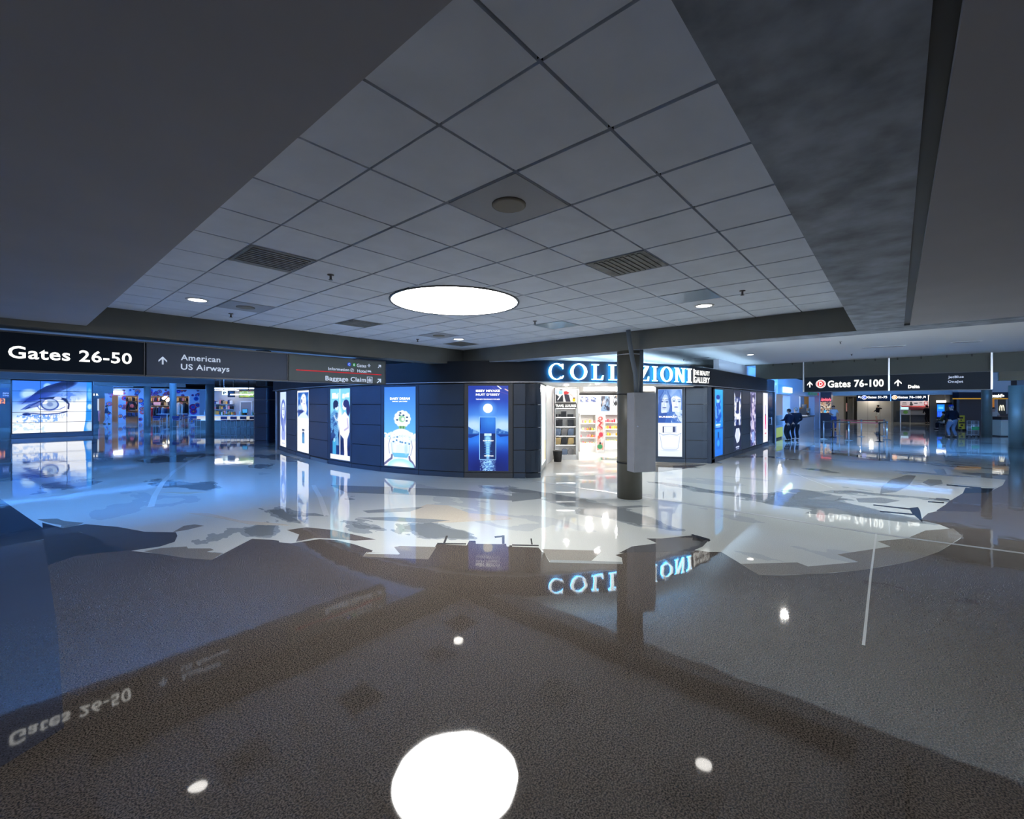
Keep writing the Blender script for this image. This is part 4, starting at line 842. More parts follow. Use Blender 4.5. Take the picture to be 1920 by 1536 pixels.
for px in (1450, 1486, 1525, 1562, 1602, 1641, 1683, 1727, 1775, 1822): v, d = onu(px, 22); mb.box(21.96, 22.0, v-.02, v+.02, HR-.09, HR)
struct(mb.build('trim_8', BLACK))
# ------------------------------------------------------------------ column with the grey electrical box
CX, CY = 8.31, 4.07
cl = struct(MB().lathe([(.245, 0), (.245, 2.94)], 40).build('column', COLM, None, (CX, CY, 0)))
for z, m in ((2.86, 'wire'), ):
    MB().lathe([(.245, z), (.25, z), (.25, z+.012), (.245, z+.012)], 40).build('wire_tie', STEEL, cl)
a = thing('electrical_box', 'tall grey metal electrical box strapped to the round column', 'electrical box', (*atd(1189, 8.42), .58), CAMR+math.radians(16))
MB().box(0, .47, 0, .26, 0, 1.52).build('cabinet', BOXM, a, bevel=.008)
MB().box(.012, .462, -.012, 0, .012, 1.508).build('door', BOXM, a, bevel=.004)
MB().lathe([(.014, -.0), (.014, .012)], 14, 0, M=Matrix.Translation((.062, -.012, .875)) @ Matrix.Rotation(PI/2, 4, 'X')).build('lock', mat('chrome_lock', (.8, .82, .85), .2, 1), a)
for z in (2.06, .70):
    o = MB().lathe([(.247, z), (.255, z), (.255, z+.032), (.247, z+.032)], 40).build('strap', BLACK, a); o.matrix_parent_inverse = (Matrix.Translation(a.location) @ Matrix.Rotation(a.rotation_euler[2], 4, 'Z')).inverted(); o.location = (CX, CY, 0)
PIPE = mat('blue_grey_conduit', (.11, .135, .165), .4)
pb = [(*atd(x, d), z) for x, d, z in ((1178, 8.32, 3.27), (1180.5, 8.32, 3.05), (1186, 8.38, 2.72), (1191.5, 8.45, 2.45), (1193, 8.52, 2.08))]
o = MB().tube(pb, .042, 10).build('conduit', PIPE); tag(o, 'bent blue-grey conduit running from the beam down to the electrical box', 'conduit')
o = MB().tube([(*atd(x, d), z) for x, d, z in ((1203, 8.62, 2.93), (1203, 8.6, 2.5), (1202, 8.56, 2.08))], .036, 10).build('conduit', PIPE); tag(o, 'straight conduit beside the bent one above the electrical box', 'conduit')
# ------------------------------------------------------------------ inside the store
inlay([(9.15, 6.95), (9.9, 6.25), (11.2, 5.55), (12.6, 5.05), (13.9, 4.95), ea, (13.2, 7.5), (17.5, 10.0), (15.5, 15.5), (11, 8.14)], FSH, False)
inlay([(1230, 867), (1286, 868.2), (1325, 871.5), (1290, 878), (1240, 885), (1228, 885)], FTA); inlay([(1262, 873), (1325, 871.5), (1290, 878), (1262, 882)], mat_b)
bw = Fr('f', 19.2, 1150)
struct(MB().box(bw(1018), bw(1300), 0, .15, 0, 2.62).build('wall_store_back', SHOPW, None, bw.loc(), bw.rz))
wl = Fr('f', 15.0, 1037)
pA, pB = JB, wl.o
struct(MB().box(0, math.dist(pA, pB), 0, .1, 0, 2.62).build('wall_store_left', SHOPW, None, (*pA, 0), math.atan2(pB[1]-pA[1], pB[0]-pA[0])))
pC = atd(1040, 19.2)
struct(MB().box(0, math.dist(pB, pC), 0, .1, 0, 2.62).build('wall_store_left', SHOPW, None, (*pB, 0), math.atan2(pC[1]-pB[1], pC[0]-pB[0])))
struct(MB().prism([(9.3, 7.3), JB, (12.6, 8.9), (14.3, 4.9), (18, 6), atd(1300, 19.4), atd(1015, 19.4), (11, 9.2)], 2.62, 2.66).build('ceiling_store', SHOPW))
struct(MB().box(bw(1086), bw(1210), -1.2, -.0, 2.38, 2.62).build('ceiling_store_bulkhead', SHOPW, None, bw.loc(), bw.rz))
struct(MB().box(bw(1086), bw(1210), -.04, 0, 2.24, 2.33).build('trim_9', BLACK, None, bw.loc(), bw.rz))
for k, (px, d) in enumerate(((1105, 16.2), (1160, 15.2), (1190, 17), (1062, 13.9), (1120, 13.0), (1135, 16.9))):
    t = thing('recessed_downlight', 'downlight in the white store ceiling, ' + ('above the shelf wall', 'over the column side', 'farthest right', 'near the entrance tower', 'closest to the entrance', 'in the middle of the floor')[k], 'ceiling light', (*atd(px, d), 2.62), CAMR)
    MB().lathe([(.1, -.004), (.1, -.01)], 20).build('lens', LAMP, t); MB().lathe([(.1, 0), (.1, -.012), (.125, -.01), (.13, 0)], 20).build('trim_ring', mat('white_ring', (.7, .7, .72), .5), t); bulb((*t.location[:2], 2.5), 100, (1, .97, .93), .1)
def art_shoes(asp):
    A = Art(asp, 60, (245, 243, 236)); A.poly([(.02, .02), (.02, .6), (.2, .4), (.36, .55), (.38, .02)], (25, 30, 40)).poly([(.12, .1), (.3, .5), (.26, .55), (.1, .2)], W_).rect(.16, .34, .6, .85, (120, 190, 235)).rect(.2, .34, .86, .98, (40, 40, 50)).ell(.05, .8, .08, .2, (190, 200, 235), .3)
    A.poly([(.42, .6), (.64, .55), (.72, .02), (.5, .02), (.45, .3)], (42, 42, 58)).poly([(.4, .78), (.52, .82), (.66, .72), (.6, .6), (.42, .56)], (205, 30, 35)).ell(.88, .15, .07, .12, (250, 215, 40), .2).rect(.83, .94, .26, .34, (120, 50, 30)).line([(.7, .6), (.85, .4)], .02, (210, 170, 150)); return A
f = Fr('f', 14.9, 1040); X1 = f(1085); t = thing('display_tower', 'white display tower with black Travel Luxuries header inside the entrance', 'display shelf', f.loc(), f.rz)
TT = 2.42
def sz(y): return f(1040, y)[1]
MB().box(0, .035, 0, .4, 0, TT).box(X1-.09, X1, 0, .4, 0, TT).box(0, X1, .36, .4, 0, TT).box(0, X1, 0, .4, TT-.04, TT).box(0, X1, 0, .4, 0, .16).build('carcass', SHOPW, t, bevel=.004)
art_shoes(1.6).mesh('poster', artmat('poster_soft_0.9', .9), t, f(1041), f(1081), sz(754), sz(729), -.004)
BX(f(1040.5), f(1081), -.006, .3, sz(765.5), sz(756.5)).build('header_board', BLACK, t); text('lettering', 'TRAVEL LUXURIES', WTXT, t, f(1041.5), f(1080), sz(763.5), sz(758.5), -.008, .03)
rows = [(782, 13), (799.5, 13), (817, 14), (834, 14), (855, 14)]
for y, _ in rows: BX(.06, X1-.12, .015, .03, sz(y)-.026, sz(y)-.02).build('shelf_light', glow('shelf_led', (1, .98, .94), 7), t)
BX(.06, X1-.12, .015, .03, sz(766.5), sz(765.8)).build('shelf_light', glow('shelf_led', (1, .98, .94), 7), t)
for y, _ in rows: BX(.035, X1-.09, .01, .36, sz(y)-.02, sz(y)).build('shelf', SHOPW, t)
DKB = mat('black_box', (.03, .03, .035), .35); SILV = mat('grey_blue_leather', (.16, .21, .30), .4); TANL = mat('tan_leather', (.5, .36, .16), .5); GREYL = mat('grey_leather', (.2, .19, .19), .45)
def shelfbox(px0, px1, y0, y1, m, label, name='gift_box', cat='box', dep_=.1, group='boxed goods on the display tower', oval=False):
    cx = (f(px0)+f(px1))/2; L = f(px1)-f(px0); h = sz(y0)-sz(y1); c, q = math.cos(f.rz), math.sin(f.rz)
    o = thing(name, label, cat, (f.o[0]+c*cx-q*.16, f.o[1]+q*cx+c*.16, sz(y1)), f.rz, group)
    if oval:
        k = [(-L/2, 0), (L/2*.7, 0), (L/2, h*.3), (L/2, h), (-L/2*.6, h), (-L/2, h*.62)]
        MB().prism(k, -.03, .05, 0, XZ).build('body', m, o, bevel=.008); MB().tube([(-L*.2, -.0, h), (-L*.1, 0, h+.03), (L*.15, 0, h+.03), (L*.25, 0, h)], .005, 6).build('handle', DKB, o)
    else:
        MB().box(-L/2, L/2, -dep_/2, dep_/2, 0, h*.82).build('box', m, o, bevel=.004); MB().box(-L/2-.003, L/2+.003, -dep_/2-.003, dep_/2+.003, h*.82, h).build('lid', m, o, bevel=.003)
for a0, a1, y0, y1, lb in ((1042.3, 1046, 777, 782, 'smallest black box at left of the top tower shelf'), (1048, 1052.5, 777, 782, 'second small black box on the top tower shelf'), (1053, 1062.5, 771.5, 782, 'tall dark box at centre of the top tower shelf'), (1065, 1076, 777, 782, 'wide low dark box at right of the top tower shelf'),
                           (1041, 1047.5, 788, 799.5, 'square dark box at left of the second tower shelf'), (1048, 1055.5, 787, 799.5, 'taller dark box beside it on the second tower shelf'), (1065.5, 1076.5, 787, 799.5, 'large dark greenish box at right of the second tower shelf')):
    shelfbox(a0, a1, y0, y1, DKB, lb)
for y0, y1, ms, row in ((804, 817, (SILV, GREYL, SILV), 'third'), (821.5, 834, (TANL, DKB, TANL), 'fourth'), (843, 855, (None, SILV, GREYL), 'bottom')):
    for k, m in enumerate(ms):
        if m is None: continue
        shelfbox(1041+12.3*k, 1052.3+12.3*k, y0, y1, m, '%s handbag, %s of the %s tower shelf' % ({'grey_blue_leather': 'blue-grey', 'grey_leather': 'grey', 'tan_leather': 'tan', 'black_box': 'black'}[m.name], ('left', 'middle', 'right')[k], row), 'handbag', 'handbag', group='handbags on the display tower', oval=True)
o = thing('waste_bin', 'black round bin standing before the white display tower', 'bin', (*atd(1045.5, 14.45), 0))
MB().lathe([(.125, 0), (.15, .32), (.152, .335)], 24).build('bin_body', BLACK, o); MB().lathe([(.158, .33), (.158, .35), (.13, .36), (.05, .363)], 24).build('rim', DKB, o)
# wall shelving with rows of small cartons
def shelving(px0, px1, d, ys, cols, where, top):
    f = Fr('f', d, px0); L = f(px1); t = thing('wall_shelving', 'white wall shelf unit with rows of cartons %s' % where, 'shelf', f.loc(), f.rz)
    zt = f(px0, top)[1]
    MB().box(0, L, .3, .34, 0, zt).box(0, .025, 0, .34, 0, zt).box(L-.025, L, 0, .34, 0, zt).box(0, L, 0, .34, zt-.03, zt).box(0, L, .02, .34, 0, .35).build('carcass', SHOPW, t); c, q = math.cos(f.rz), math.sin(f.rz)
    for r, y in enumerate(ys):
        z = f(px0, y)[1]; BX(.025, L-.025, .02, .3, z-.018, z).build('shelf', SHOPW, t); BX(.05, L-.05, .02, .035, z-.024, z-.018).build('shelf_light', glow('shelf_led', (1, .98, .94), 7), t)
        n = max(4, int(L/.09)); g = 'small cartons on the store wall shelves'
        proto = None
        for k in range(n):
            if random.random() < .12: continue
            x = .06+(L-.12)*k/(n-1); m = cols[r][k % len(cols[r])]; h = (.09, .12, .1)[k % 3]
            o = BX(-.03, .03, -.03, .03, 0, h).build('carton', m, None, (f.o[0]+c*x-q*.1, f.o[1]+q*x+c*.1, z), f.rz)
            tag(o, 'small bright carton on the %s shelf of the wall unit %s' % (('top', 'second', 'third', 'bottom')[r], where), 'carton', g+' '+where+', row '+('one', 'two', 'three', 'four')[r])
def cm(n, c): return mat('carton_'+n, c, .4)
PK, OR, YL, RD, GN, BR = cm('pink', (.85, .25, .25)), cm('orange', (.9, .35, .04)), cm('yellow', (.9, .65, .05)), cm('red', (.65, .02, .04)), cm('pale_green', (.55, .7, .35)), cm('brown', (.3, .12, .06))
shelving(1087, 1118, 17.3, (793.5, 807.5, 820.5, 834), ((GN, PK, YL, BR, OR), (YL, GN, PK, OR, BR), (PK, PK, OR), (GN, PK, OR)), 'left of the banner', 776)
shelving(1134, 1200, 18.3, (792, 804, 817, 830), ((RD, RD, BR), (YL, OR, RD, YL), (YL, YL, OR), (GN, YL)), 'right of the banner', 776)
def art_banner(asp):
    A = Art(asp, 40, (248, 235, 225)); A.tex((250, 140, 110), 2, 9, .45, .6, 61, .7); A.ell(.55, .92, .35, .06, (245, 110, 100), .3).ell(.5, .92, .15, .03, (250, 235, 225), .3).line([(.2, .86), (.7, .8), (.3, .72), (.8, .64)], .018, (225, 60, 70)).ell(.6, .45, .32, .07, (235, 70, 90), .4).ell(.3, .38, .2, .05, (250, 120, 90), .4).ell(.45, .1, .4, .07, (70, 165, 100), .3).ell(.5, .2, .16, .03, (60, 40, 40), .4).ell(.75, .28, .2, .07, (250, 240, 235), .3); return A
f = Fr('f', 16.9, 1118); L = f(1133); z0, z1 = f(1118, 846)[1], f(1118, 777)[1]
t = thing('banner_stand', 'narrow white banner stand with pink fruit print between the shelf units', 'banner', f.loc(), f.rz)
MB().box(0, L, 0, .12, 0, z1).build('panel', SHOPW, t, bevel=.005); art_banner(.22).mesh('print', artmat('print_soft', .75), t, .03, L-.03, max(z0, .06)+.04, z1-.06, -.004)
# framed pictures on the back wall
def art_blue(seed, bg, c2):
    def fn(asp):
        A = Art(asp, 30, bg); A.tex(c2, 4, 5, .42, .6, seed, .95).tex((240, 190, 150), 3, 4, .6, .72, seed+5, .8).ell(.4, .6, .2, .2, (235, 240, 250), .5, a=.7); return A
    return fn
for k, (x0, x1, y0, y1, fn, lb) in enumerate(((1087, 1095, 743, 755, art_blue(1, (20, 50, 130), (200, 220, 245)), 'small blue framed picture, leftmost on the store back wall'), (1096.5, 1104.5, 743, 755, art_blue(2, (25, 55, 140), (210, 225, 245)), 'small blue framed picture, middle of three on the store back wall'), (1107, 1119, 743, 755, art_blue(3, (20, 60, 150), (220, 230, 250)), 'small wide blue picture beside the larger poster in the store'),
                                               (1125.5, 1144, 742, 772, art_blue(4, (15, 25, 60), (150, 185, 220)), 'larger dark blue poster on the store back wall'), (1149, 1159, 741, 762, art_blue(5, (20, 22, 30), (230, 235, 240)), 'dark poster on the store back wall just left of the column'))):
    a, zb = bw(x0, y1); b, zt = bw(x1, y0); c, q = math.cos(bw.rz), math.sin(bw.rz)
    t = thing('framed_picture', lb, 'picture', (bw.o[0]+c*(a+b)/2+q*.02, bw.o[1]+q*(a+b)/2-c*.02, zb), bw.rz); w2 = (b-a)/2; h = zt-zb
    fn((b-a)/h).mesh('print', artmat('poster_soft_0.9', .9), t, -w2+.02, w2-.02, .02, h-.02, -.012); MB().box(-w2, w2, -.008, .018, 0, h).build('frame', SHOPW if k < 3 else WHITE, t)
# ------------------------------------------------------------------ left hall: clad column, video wall, store with mural, bar
def rounded(h, r, n=6): return [(sx*(h-r)+r*math.cos(a0+k*PI/2/n), sy*(h-r)+r*math.sin(a0+k*PI/2/n)) for sx, sy, a0 in ((1, 1, 0), (-1, 1, PI/2), (-1, -1, PI), (1, -1, 1.5*PI)) for k in range(n+1)]
lc = struct(MB().prism(rounded(.36, .12), 0, .12).build('column', DARKM, None, (onv(496.5, 22.9)[0], 22.9, 0), CAMR))
for z0, z1 in ((.135, .75), (.76, 1.4), (1.41, 2.05), (2.06, 2.62), (2.7, HH)):
    o = MB().prism(rounded(.36 if z1 < 3 else .3, .12), z0, z1).build('cladding_panel', DARKM if z1 < 3 else BLACK, lc)
for px, v, r, z in ((393.7, 32.8, .235, 3.09), (276, 45.2, .22, 3.22), (324.5, 38.5, .2, HH)):
    u, d = onv(px, v); struct(MB().lathe([(r, 0), (r, z)], 28).build('column', COLB, None, (u, v, 0)))
# video wall
def art_eye(asp):
    A = Art(asp, 170, (70, 130, 235)); A.grad((200, 220, 250), (70, 130, 235), .0, .75)
    A.ell(.85, .25, .75, .5, (250, 252, 255), .7).ell(.7, .1, .9, .25, (252, 253, 255), .5).ell(.2, .95, .4, .3, (45, 105, 225), .9, a=.7).ell(.2, .74, .1, .09, (170, 205, 245), .6).ell(.42, .9, .05, .06, (150, 195, 245), .5)
    A.poly([(.1, .55), (.3, .72), (.5, .86), (.72, .99), (.6, 1), (.4, .9), (.28, .78)], (18, 22, 95)).ell(.6, .9, .2, .07, (10, 12, 60), .4, .45).ell(.45, .8, .2, .07, (14, 18, 80), .5, .45).ell(.3, .68, .2, .06, (25, 45, 150), .8, .4)
    A.tex((25, 75, 200), 22, 26, .5, .58, 3, .8, np.clip(1.3-np.hypot((A.X-.66)/.22, (A.Y-.74)/.2)*1.3, 0, 1)).ell(.66, .76, .26, .12, (110, 150, 225), 1.2, .3, a=.5)
    A.poly([(.14, .44), (.25, .56), (.42, .68), (.55, .7), (.66, .66), (.68, .58), (.6, .64), (.45, .62), (.3, .52)], (12, 15, 75))
    A.poly([(.2, .5), (.33, .6), (.5, .66), (.62, .62), (.66, .54), (.58, .46), (.42, .43), (.3, .45)], (225, 235, 250)).ell(.45, .545, .115, .115, (40, 60, 140), .08, lim=(A.Y < .655).astype(float)).ell(.45, .55, .095, .1, (165, 185, 215), .1, lim=(A.Y < .65).astype(float)).ell(.45, .55, .04, .045, (110, 130, 180), .4).ell(.38, .6, .04, .04, (245, 248, 252), .3)
    A.line([(.33, .66), (.5, .685), (.63, .66), (.685, .56), (.68, .46)], .012, (10, 12, 70)).line([(.3, .52), (.33, .45), (.44, .42), (.58, .45), (.64, .5)], .006, (30, 60, 160)).ell(.55, .665, .05, .035, (190, 200, 225), .2)
    A.line([(.13, .36), (.25, .375), (.4, .35), (.55, .37), (.66, .4)], .01, (10, 20, 90)).ell(.17, .36, .05, .03, (10, 20, 90), .4)
    for k in range(26): x = .18+.5*k/26; A.line([(x, .37), (x-.04+.05*random.random(), .27+.05*random.random())], .0035, (60, 110, 215), .7)
    for k in range(14): x = .1+.22*k/14; A.line([(x+.1, .55+.5*(x-.1)), (x, .44+.3*(x-.1))], .004, (15, 40, 140), .8)
    A.tex((60, 120, 225), 40, 40, .5, .58, 8, .7, A.box(.05, .55, .2, .35)).tex((150, 185, 235), 30, 30, .5, .6, 9, .6, A.box(0, .4, 0, .2))
    A.poly([(.93, 1), (1, 1), (1, 0), (.885, 0), (.915, .25), (.925, .6)], (40, 135, 235)).ell(.97, .75, .03, .12, (100, 180, 250), .6).ell(.97, .5, .03, .06, (190, 220, 250), .6).ell(.97, .1, .05, .1, (170, 200, 245), .7); return A
f = Fr('v', 35.5, 19); a, b = f(20), f(175); s0, s1 = f(22.5), f(172.5); z0, z1 = .27, 3.12
t = thing('video_wall', 'free standing video wall showing a huge blue toned human eye', 'video wall', f.loc(), 0)
MB().box(a, b, 0, .7, 0, z1+.07).build('cabinet', DARKG, t, bevel=.01); MB().box(a+.02, b-.02, -.03, 0, .02, z0-.03).build('plinth_panel', mat('polished_blue_steel', (.10, .16, .24), .15, .8), t)
A = art_eye((s1-s0)/(z1-z0)); VM = artmat('video_1.2', .92)
for i in range(3):
    for j in range(5):
        x0, x1, y0, y1 = i/3, (i+1)/3, j/5, (j+1)/5; B = Art(1, 4)
        ia, ib, ja, jb = round(A.nx*x0), round(A.nx*x1), round(A.ny*y0), round(A.ny*y1)
        B.nx, B.ny = ib-ia, jb-ja; B.X, B.Y = np.meshgrid(np.linspace(0, 1, B.nx+1), np.linspace(0, 1, B.ny+1)); B.c = A.c[ja:jb+1, ia:ib+1]
        g = .012; B.mesh('screen', VM, t, s0+(s1-s0)*x0+g, s0+(s1-s0)*x1-g, z0+(z1-z0)*y0+g, z0+(z1-z0)*y1-g, -.006)
# dark shops behind the video wall on its left and right
f = Fr('v', 52, -40)
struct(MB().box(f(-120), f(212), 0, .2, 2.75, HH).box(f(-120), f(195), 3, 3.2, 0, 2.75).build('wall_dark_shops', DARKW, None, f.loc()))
t = thing('overhead_sign', 'small dim overhead sign seen left of the video wall', 'sign', Fr('v', 44, 0).loc()); q = Fr('v', 44, 0)
MB().box(q(-25), q(17.5), 0, .15, q(8, 746)[1], q(8, 727)[1]).build('sign_face', SIGNG, t); text('lettering', 'American', DTXT, t, q(5), q(16.5), q(5, 739)[1], q(5, 735)[1], -.004); text('lettering', 'US Airways', DTXT, t, q(5), q(16.5), q(5, 744)[1], q(5, 740)[1], -.004)
def art_orange(asp):
    A = Art(asp, 40, (235, 120, 25)); A.tex((255, 210, 90), 9, 3, .5, .65, 3, 1).tex((60, 20, 5), 12, 4, .55, .62, 7, .9); return A
t = thing('menu_light_box', 'orange lit panel in the dark shop at far left', 'lightbox', f.loc()); z0, z1 = f(5, 757.5)[1], f(5, 747)[1]
art_orange(2).mesh('panel', artmat('poster_soft_0.9', .9), t, f(-30), f(9.5), z0, z1, -.02); MB().box(f(-31), f(10), -.01, .1, z0-.05, z1+.05).build('frame', BLACK, t)
struct(MB().box(f(-31), f(17), -.05, .1, 0, z0-.1).build('wall_counter_dark', mat('dark_counter', (.02, .018, .02), .5), None, f.loc()))
t = thing('shop_sign', 'white letters on a dark shop front right of the video wall', 'sign', f.loc())
MB().box(f(172), f(196), -.06, 0, f(180, 747)[1], f(180, 733)[1]).build('sign_board', BLACK, t); text('lettering', 'S R', WTXT, t, f(174.5), f(184.5), f(174, 742)[1], f(174, 738)[1], -.065, .05)
t = thing('shop_column_light', 'tall narrow pale lit strip in the dark shop right of the video wall', 'light', f.loc())
MB().box(f(182.5), f(185.5), -.1, 0, f(183, 770)[1], f(183, 748)[1]).build('light_strip', glow('cool_strip', (.5, .6, .75), .8), t); MB().box(f(184), f(187), -.1, 0, f(183, 790)[1], f(183, 770)[1]).build('red_base', mat('dull_red', (.35, .05, .05), .5), t)
# store front with round flower mural
f = Fr('v', 57, 195); ZH = f(240, 742)[1]; ZT = f(240, 729)[1]
def art_mural(seed, n, rmin, rmax, bg=(205, 215, 240)):
    def fn(asp):
        r = random.Random(seed); A = Art(asp, 60 if asp < 1 else 150, bg)
        pal = [(30, 70, 200), (190, 40, 90), (20, 90, 140), (200, 70, 60), (60, 30, 110), (240, 120, 60), (25, 30, 60), (90, 140, 220)]
        for k in range(n):
            x, y = r.random(), (k+r.random())/n if asp < 1 else r.random(); R = r.uniform(rmin, rmax)
            cs = r.sample(pal, 4)
            for q, c in enumerate(cs):
                rr = R*(1-q*.24); A.ell(x, y, rr/A.asp if asp < 1 else rr, rr if asp < 1 else rr*A.asp, c, .12)
        return A
    return fn
MU = artmat('mural_print', 1, False, .4)
def mural(px0, px1, z0, z1, fn, name, th=.3, dy=0):
    a, b = f(px0), f(px1); o = struct(MB().box(a, b, dy, dy+th, z0, z1).build(name, WHITE, None, f.loc())); fn((b-a)/(z1-z0)).mesh('mural', MU, o, a, b, z0, z1, dy-.01); return o
mural(197, 210, 0, ZH, art_mural(1, 4, .06, .1), 'wall_mural_pier'); mural(222, 236, 0, ZH, art_mural(2, 5, .07, .12), 'wall_mural_pier'); mural(260, 272, 0, ZH, art_mural(3, 5, .06, .12), 'wall_mural_pier'); mural(355, 374, 0, ZH, art_mural(4, 5, .08, .14), 'wall_mural_pier')
mural(195, 374, ZH, ZT, art_mural(6, 46, .012, .03), 'wall_mural_header')
struct(MB().box(f(374), f(397), 0, .3, 0, ZT).build('wall_grey', mat('pale_blue_grey', (.35, .42, .55), .5), None, f.loc()))
struct(MB().box(f(195), f(400), 3.5, 3.7, 0, ZT).build('wall_store_interior', mat('tan_interior', (.20, .14, .09), .7), None, f.loc()))
struct(MB().box(f(186), f(420), .3, 3.7, ZT, ZT+.1).build('ceiling_mural_store', WHITE, None, f.loc()))
t = thing('shop_sign', 'bright white lit sign on the mural store front', 'sign', f.loc()); MB().box(f(212.5), f(230), -.25, -.02, f(220, 740)[1], f(220, 733)[1]).build('light_box', glow('sign_white', (.95, 1, 1), 3), t); MB().box(f(212), f(230.5), -.02, 0, f(220, 741)[1], f(220, 732)[1]).build('mount', BLACK, t)
for u in (f(205), f(248), f(300), f(345)): bulb((f.o[0]+u, 58.6, 2.9), 28, (1, .82, .62), .15)
# clothes and fittings in that store
def jacket_mesh():
    mb = MB(); mb.lathe([(.17, .0), (.18, .2), (.19, .45), (.205, .56), (.15, .62), (.06, .66)], 14, 0, sx=1, sy=.55)
    for s in (-1, 1): mb.tube([(.17*s, 0, .56), (.25*s, 0, .35), (.27*s, .02, .05)], .055, 8)
    return mb
def hang(px, py0, py1, v, m, label, cat='jacket', name='hanging_jacket', group='clothes in the mural store'):
    u, d = onv(px, v); z0, z1 = Z(py1, d), Z(py0, d); o = jacket_mesh().build(name, m, None, (u, v, z0), random.uniform(-.3, .3) if px < 250 else 1.25+random.uniform(-.15, .15)); s = (z1-z0)/.66; o.scale = (s, s, s); return tag(o, label, cat, group)
def fab(n, c): return mat('cloth_'+n, c, .9)
hang(247, 752, 769, 57.8, fab('black', (.015, .015, .02)), 'black jacket on display in the left mural store window'); hang(247.5, 758, 764.5, 57.55, fab('coral', (.8, .12, .1)), 'coral red scarf laid over the black jacket in the window', 'scarf', 'scarf')
for k, (x, y0, y1, c, l) in enumerate(((284.5, 765, 781, 'red', 'bright red jacket at left end of the clothes rail'), (289.5, 764, 780, 'black', 'black jacket next to the red one on the clothes rail'), (294, 764, 780, 'black', 'black jacket left of centre on the clothes rail'), (299, 763, 780, 'dark_blue', 'dark blue jacket at centre of the clothes rail'), (305, 764, 780, 'light_blue', 'light blue shirt on the clothes rail'), (310.5, 765, 781, 'dark_blue', 'dark blue jacket right of the light blue shirt'), (315.5, 766, 781, 'black', 'black jacket at right end of the clothes rail'))):
    hang(x, y0, y1, 57.6, fab(c, dict(red=(.7, .02, .03), black=(.015, .015, .02), dark_blue=(.02, .03, .1), light_blue=(.25, .4, .6))[c]), l)
for k, (x, c, l) in enumerate(((335, 'white', 'white garment at left in the third mural opening'), (341.5, 'white', 'white garment beside the black one in the third opening'), (346, 'black', 'long black garment in the third mural opening'), (351, 'black', 'black garment beside the mural pier in the third opening'))):
    hang(x, 755+3*(k % 2), 778, 57.6, fab(c, dict(white=(.7, .7, .7), black=(.015, .015, .02))[c]), l)
for a0, a1, nm in ((237, 260, 'left'), (283, 318, 'middle'), (332, 355, 'right')):          # crowded wall of goods at the back of each opening
    for r, y in enumerate((748, 757, 766, 776)):
        n = int((a1-a0)/3.2)
        for k in range(n):
            x = a0+(a1-a0)*(k+.5)/n+random.uniform(-.5, .5); u, d = onv(x, 60.3); c = random.choice(((.6, .58, .55), (.02, .02, .025), (.03, .04, .12), (.5, .05, .06), (.55, .4, .2), (.02, .02, .03), (.4, .2, .3)))
            h = random.uniform(.28, .42); w = random.uniform(.08, .15)
            o = MB().prism([(-w, 0), (w, 0), (w*.9, h*.75), (w*.35, h), (-w*.35, h), (-w*.9, h*.75)], -.05, .05, 0, XZ).build('boxed_goods' if r == 3 else 'hanging_garment', fab('goods_%.2f' % c[0], c), None, (u, 60.3, Z(y+4, d)))
            tag(o, 'small garment hung on the crowded back wall, %s opening, %s row' % (nm, ('top', 'second', 'third', 'lowest')[r]), 'garment', 'goods on the back wall, %s opening, row %d' % (nm, r+1))
t = thing('display_table', 'dark display table with folded jeans in the store window', 'table', (*onv(246, 57.8)[:1], 57.8, 0)); MB().box(-.62, .62, -.3, .3, .55, .62).build('table_top', BLACK, t)
for x in (-.55, .55): MB().box(x-.04, x+.04, -.25, .25, 0, .55).build('leg', BLACK, t)
for k in range(4): tag(BX(-.13, .13, -.15, .15, 0, .34).build('folded_jeans', fab('denim', (.04, .06, .13)), None, (onv(246, 57.8)[0]-.45+.3*k, 57.75, .62), 0, bevel=.03), ('folded blue jeans, leftmost stack on the window table', 'folded blue jeans, second stack on the window table', 'folded blue jeans, third stack on the window table', 'folded blue jeans, rightmost stack on the window table')[k], 'jeans', 'folded jeans on the window table')
u0, u1 = onv(282, 57.6)[0], onv(318, 57.6)[0]
t = thing('clothes_rail', 'long metal clothes rail behind the store opening', 'clothes rail', (u0, 57.6, 0)); MB().tube([(0, 0, 1.62), (u1-u0, 0, 1.62)], .02).build('bar', STEEL, t)
for x in (.02, u1-u0-.02): MB().tube([(x, 0, 0), (x, 0, 1.62)], .02).box(x-.02, x+.02, -.25, .25, 0, .03).build('leg', STEEL, t)
o = BX(-.28, .28, -.02, .02, 0, .27).build('promotion_card', mat('pink_card', (.8, .35, .35), .6, emit=(.8, .35, .35), es=.4), None, (onv(294.5, 57.3)[0], 57.3, Z(759, onv(294.5, 57.3)[1]))); tag(o, 'pink sale card above the clothes rail', 'sign')
for k, (x, y) in enumerate(((307, 747), (310.5, 743.5), (314, 751), (316, 748.5))):
    u, d = onv(x, 58); o = MB().ball((0, 0, 0), .15, 12).build('globe_lamp', glow('globe_warm', (1, .9, .7), 3), None, (u, 58, Z(y, d))); tag(o, ('round lamp, lowest at left in the store opening', 'round lamp, highest in the store opening', 'round lamp, lowest in the store opening', 'round lamp beside the grey column')[k], 'lamp', 'round lamps in the mural store')
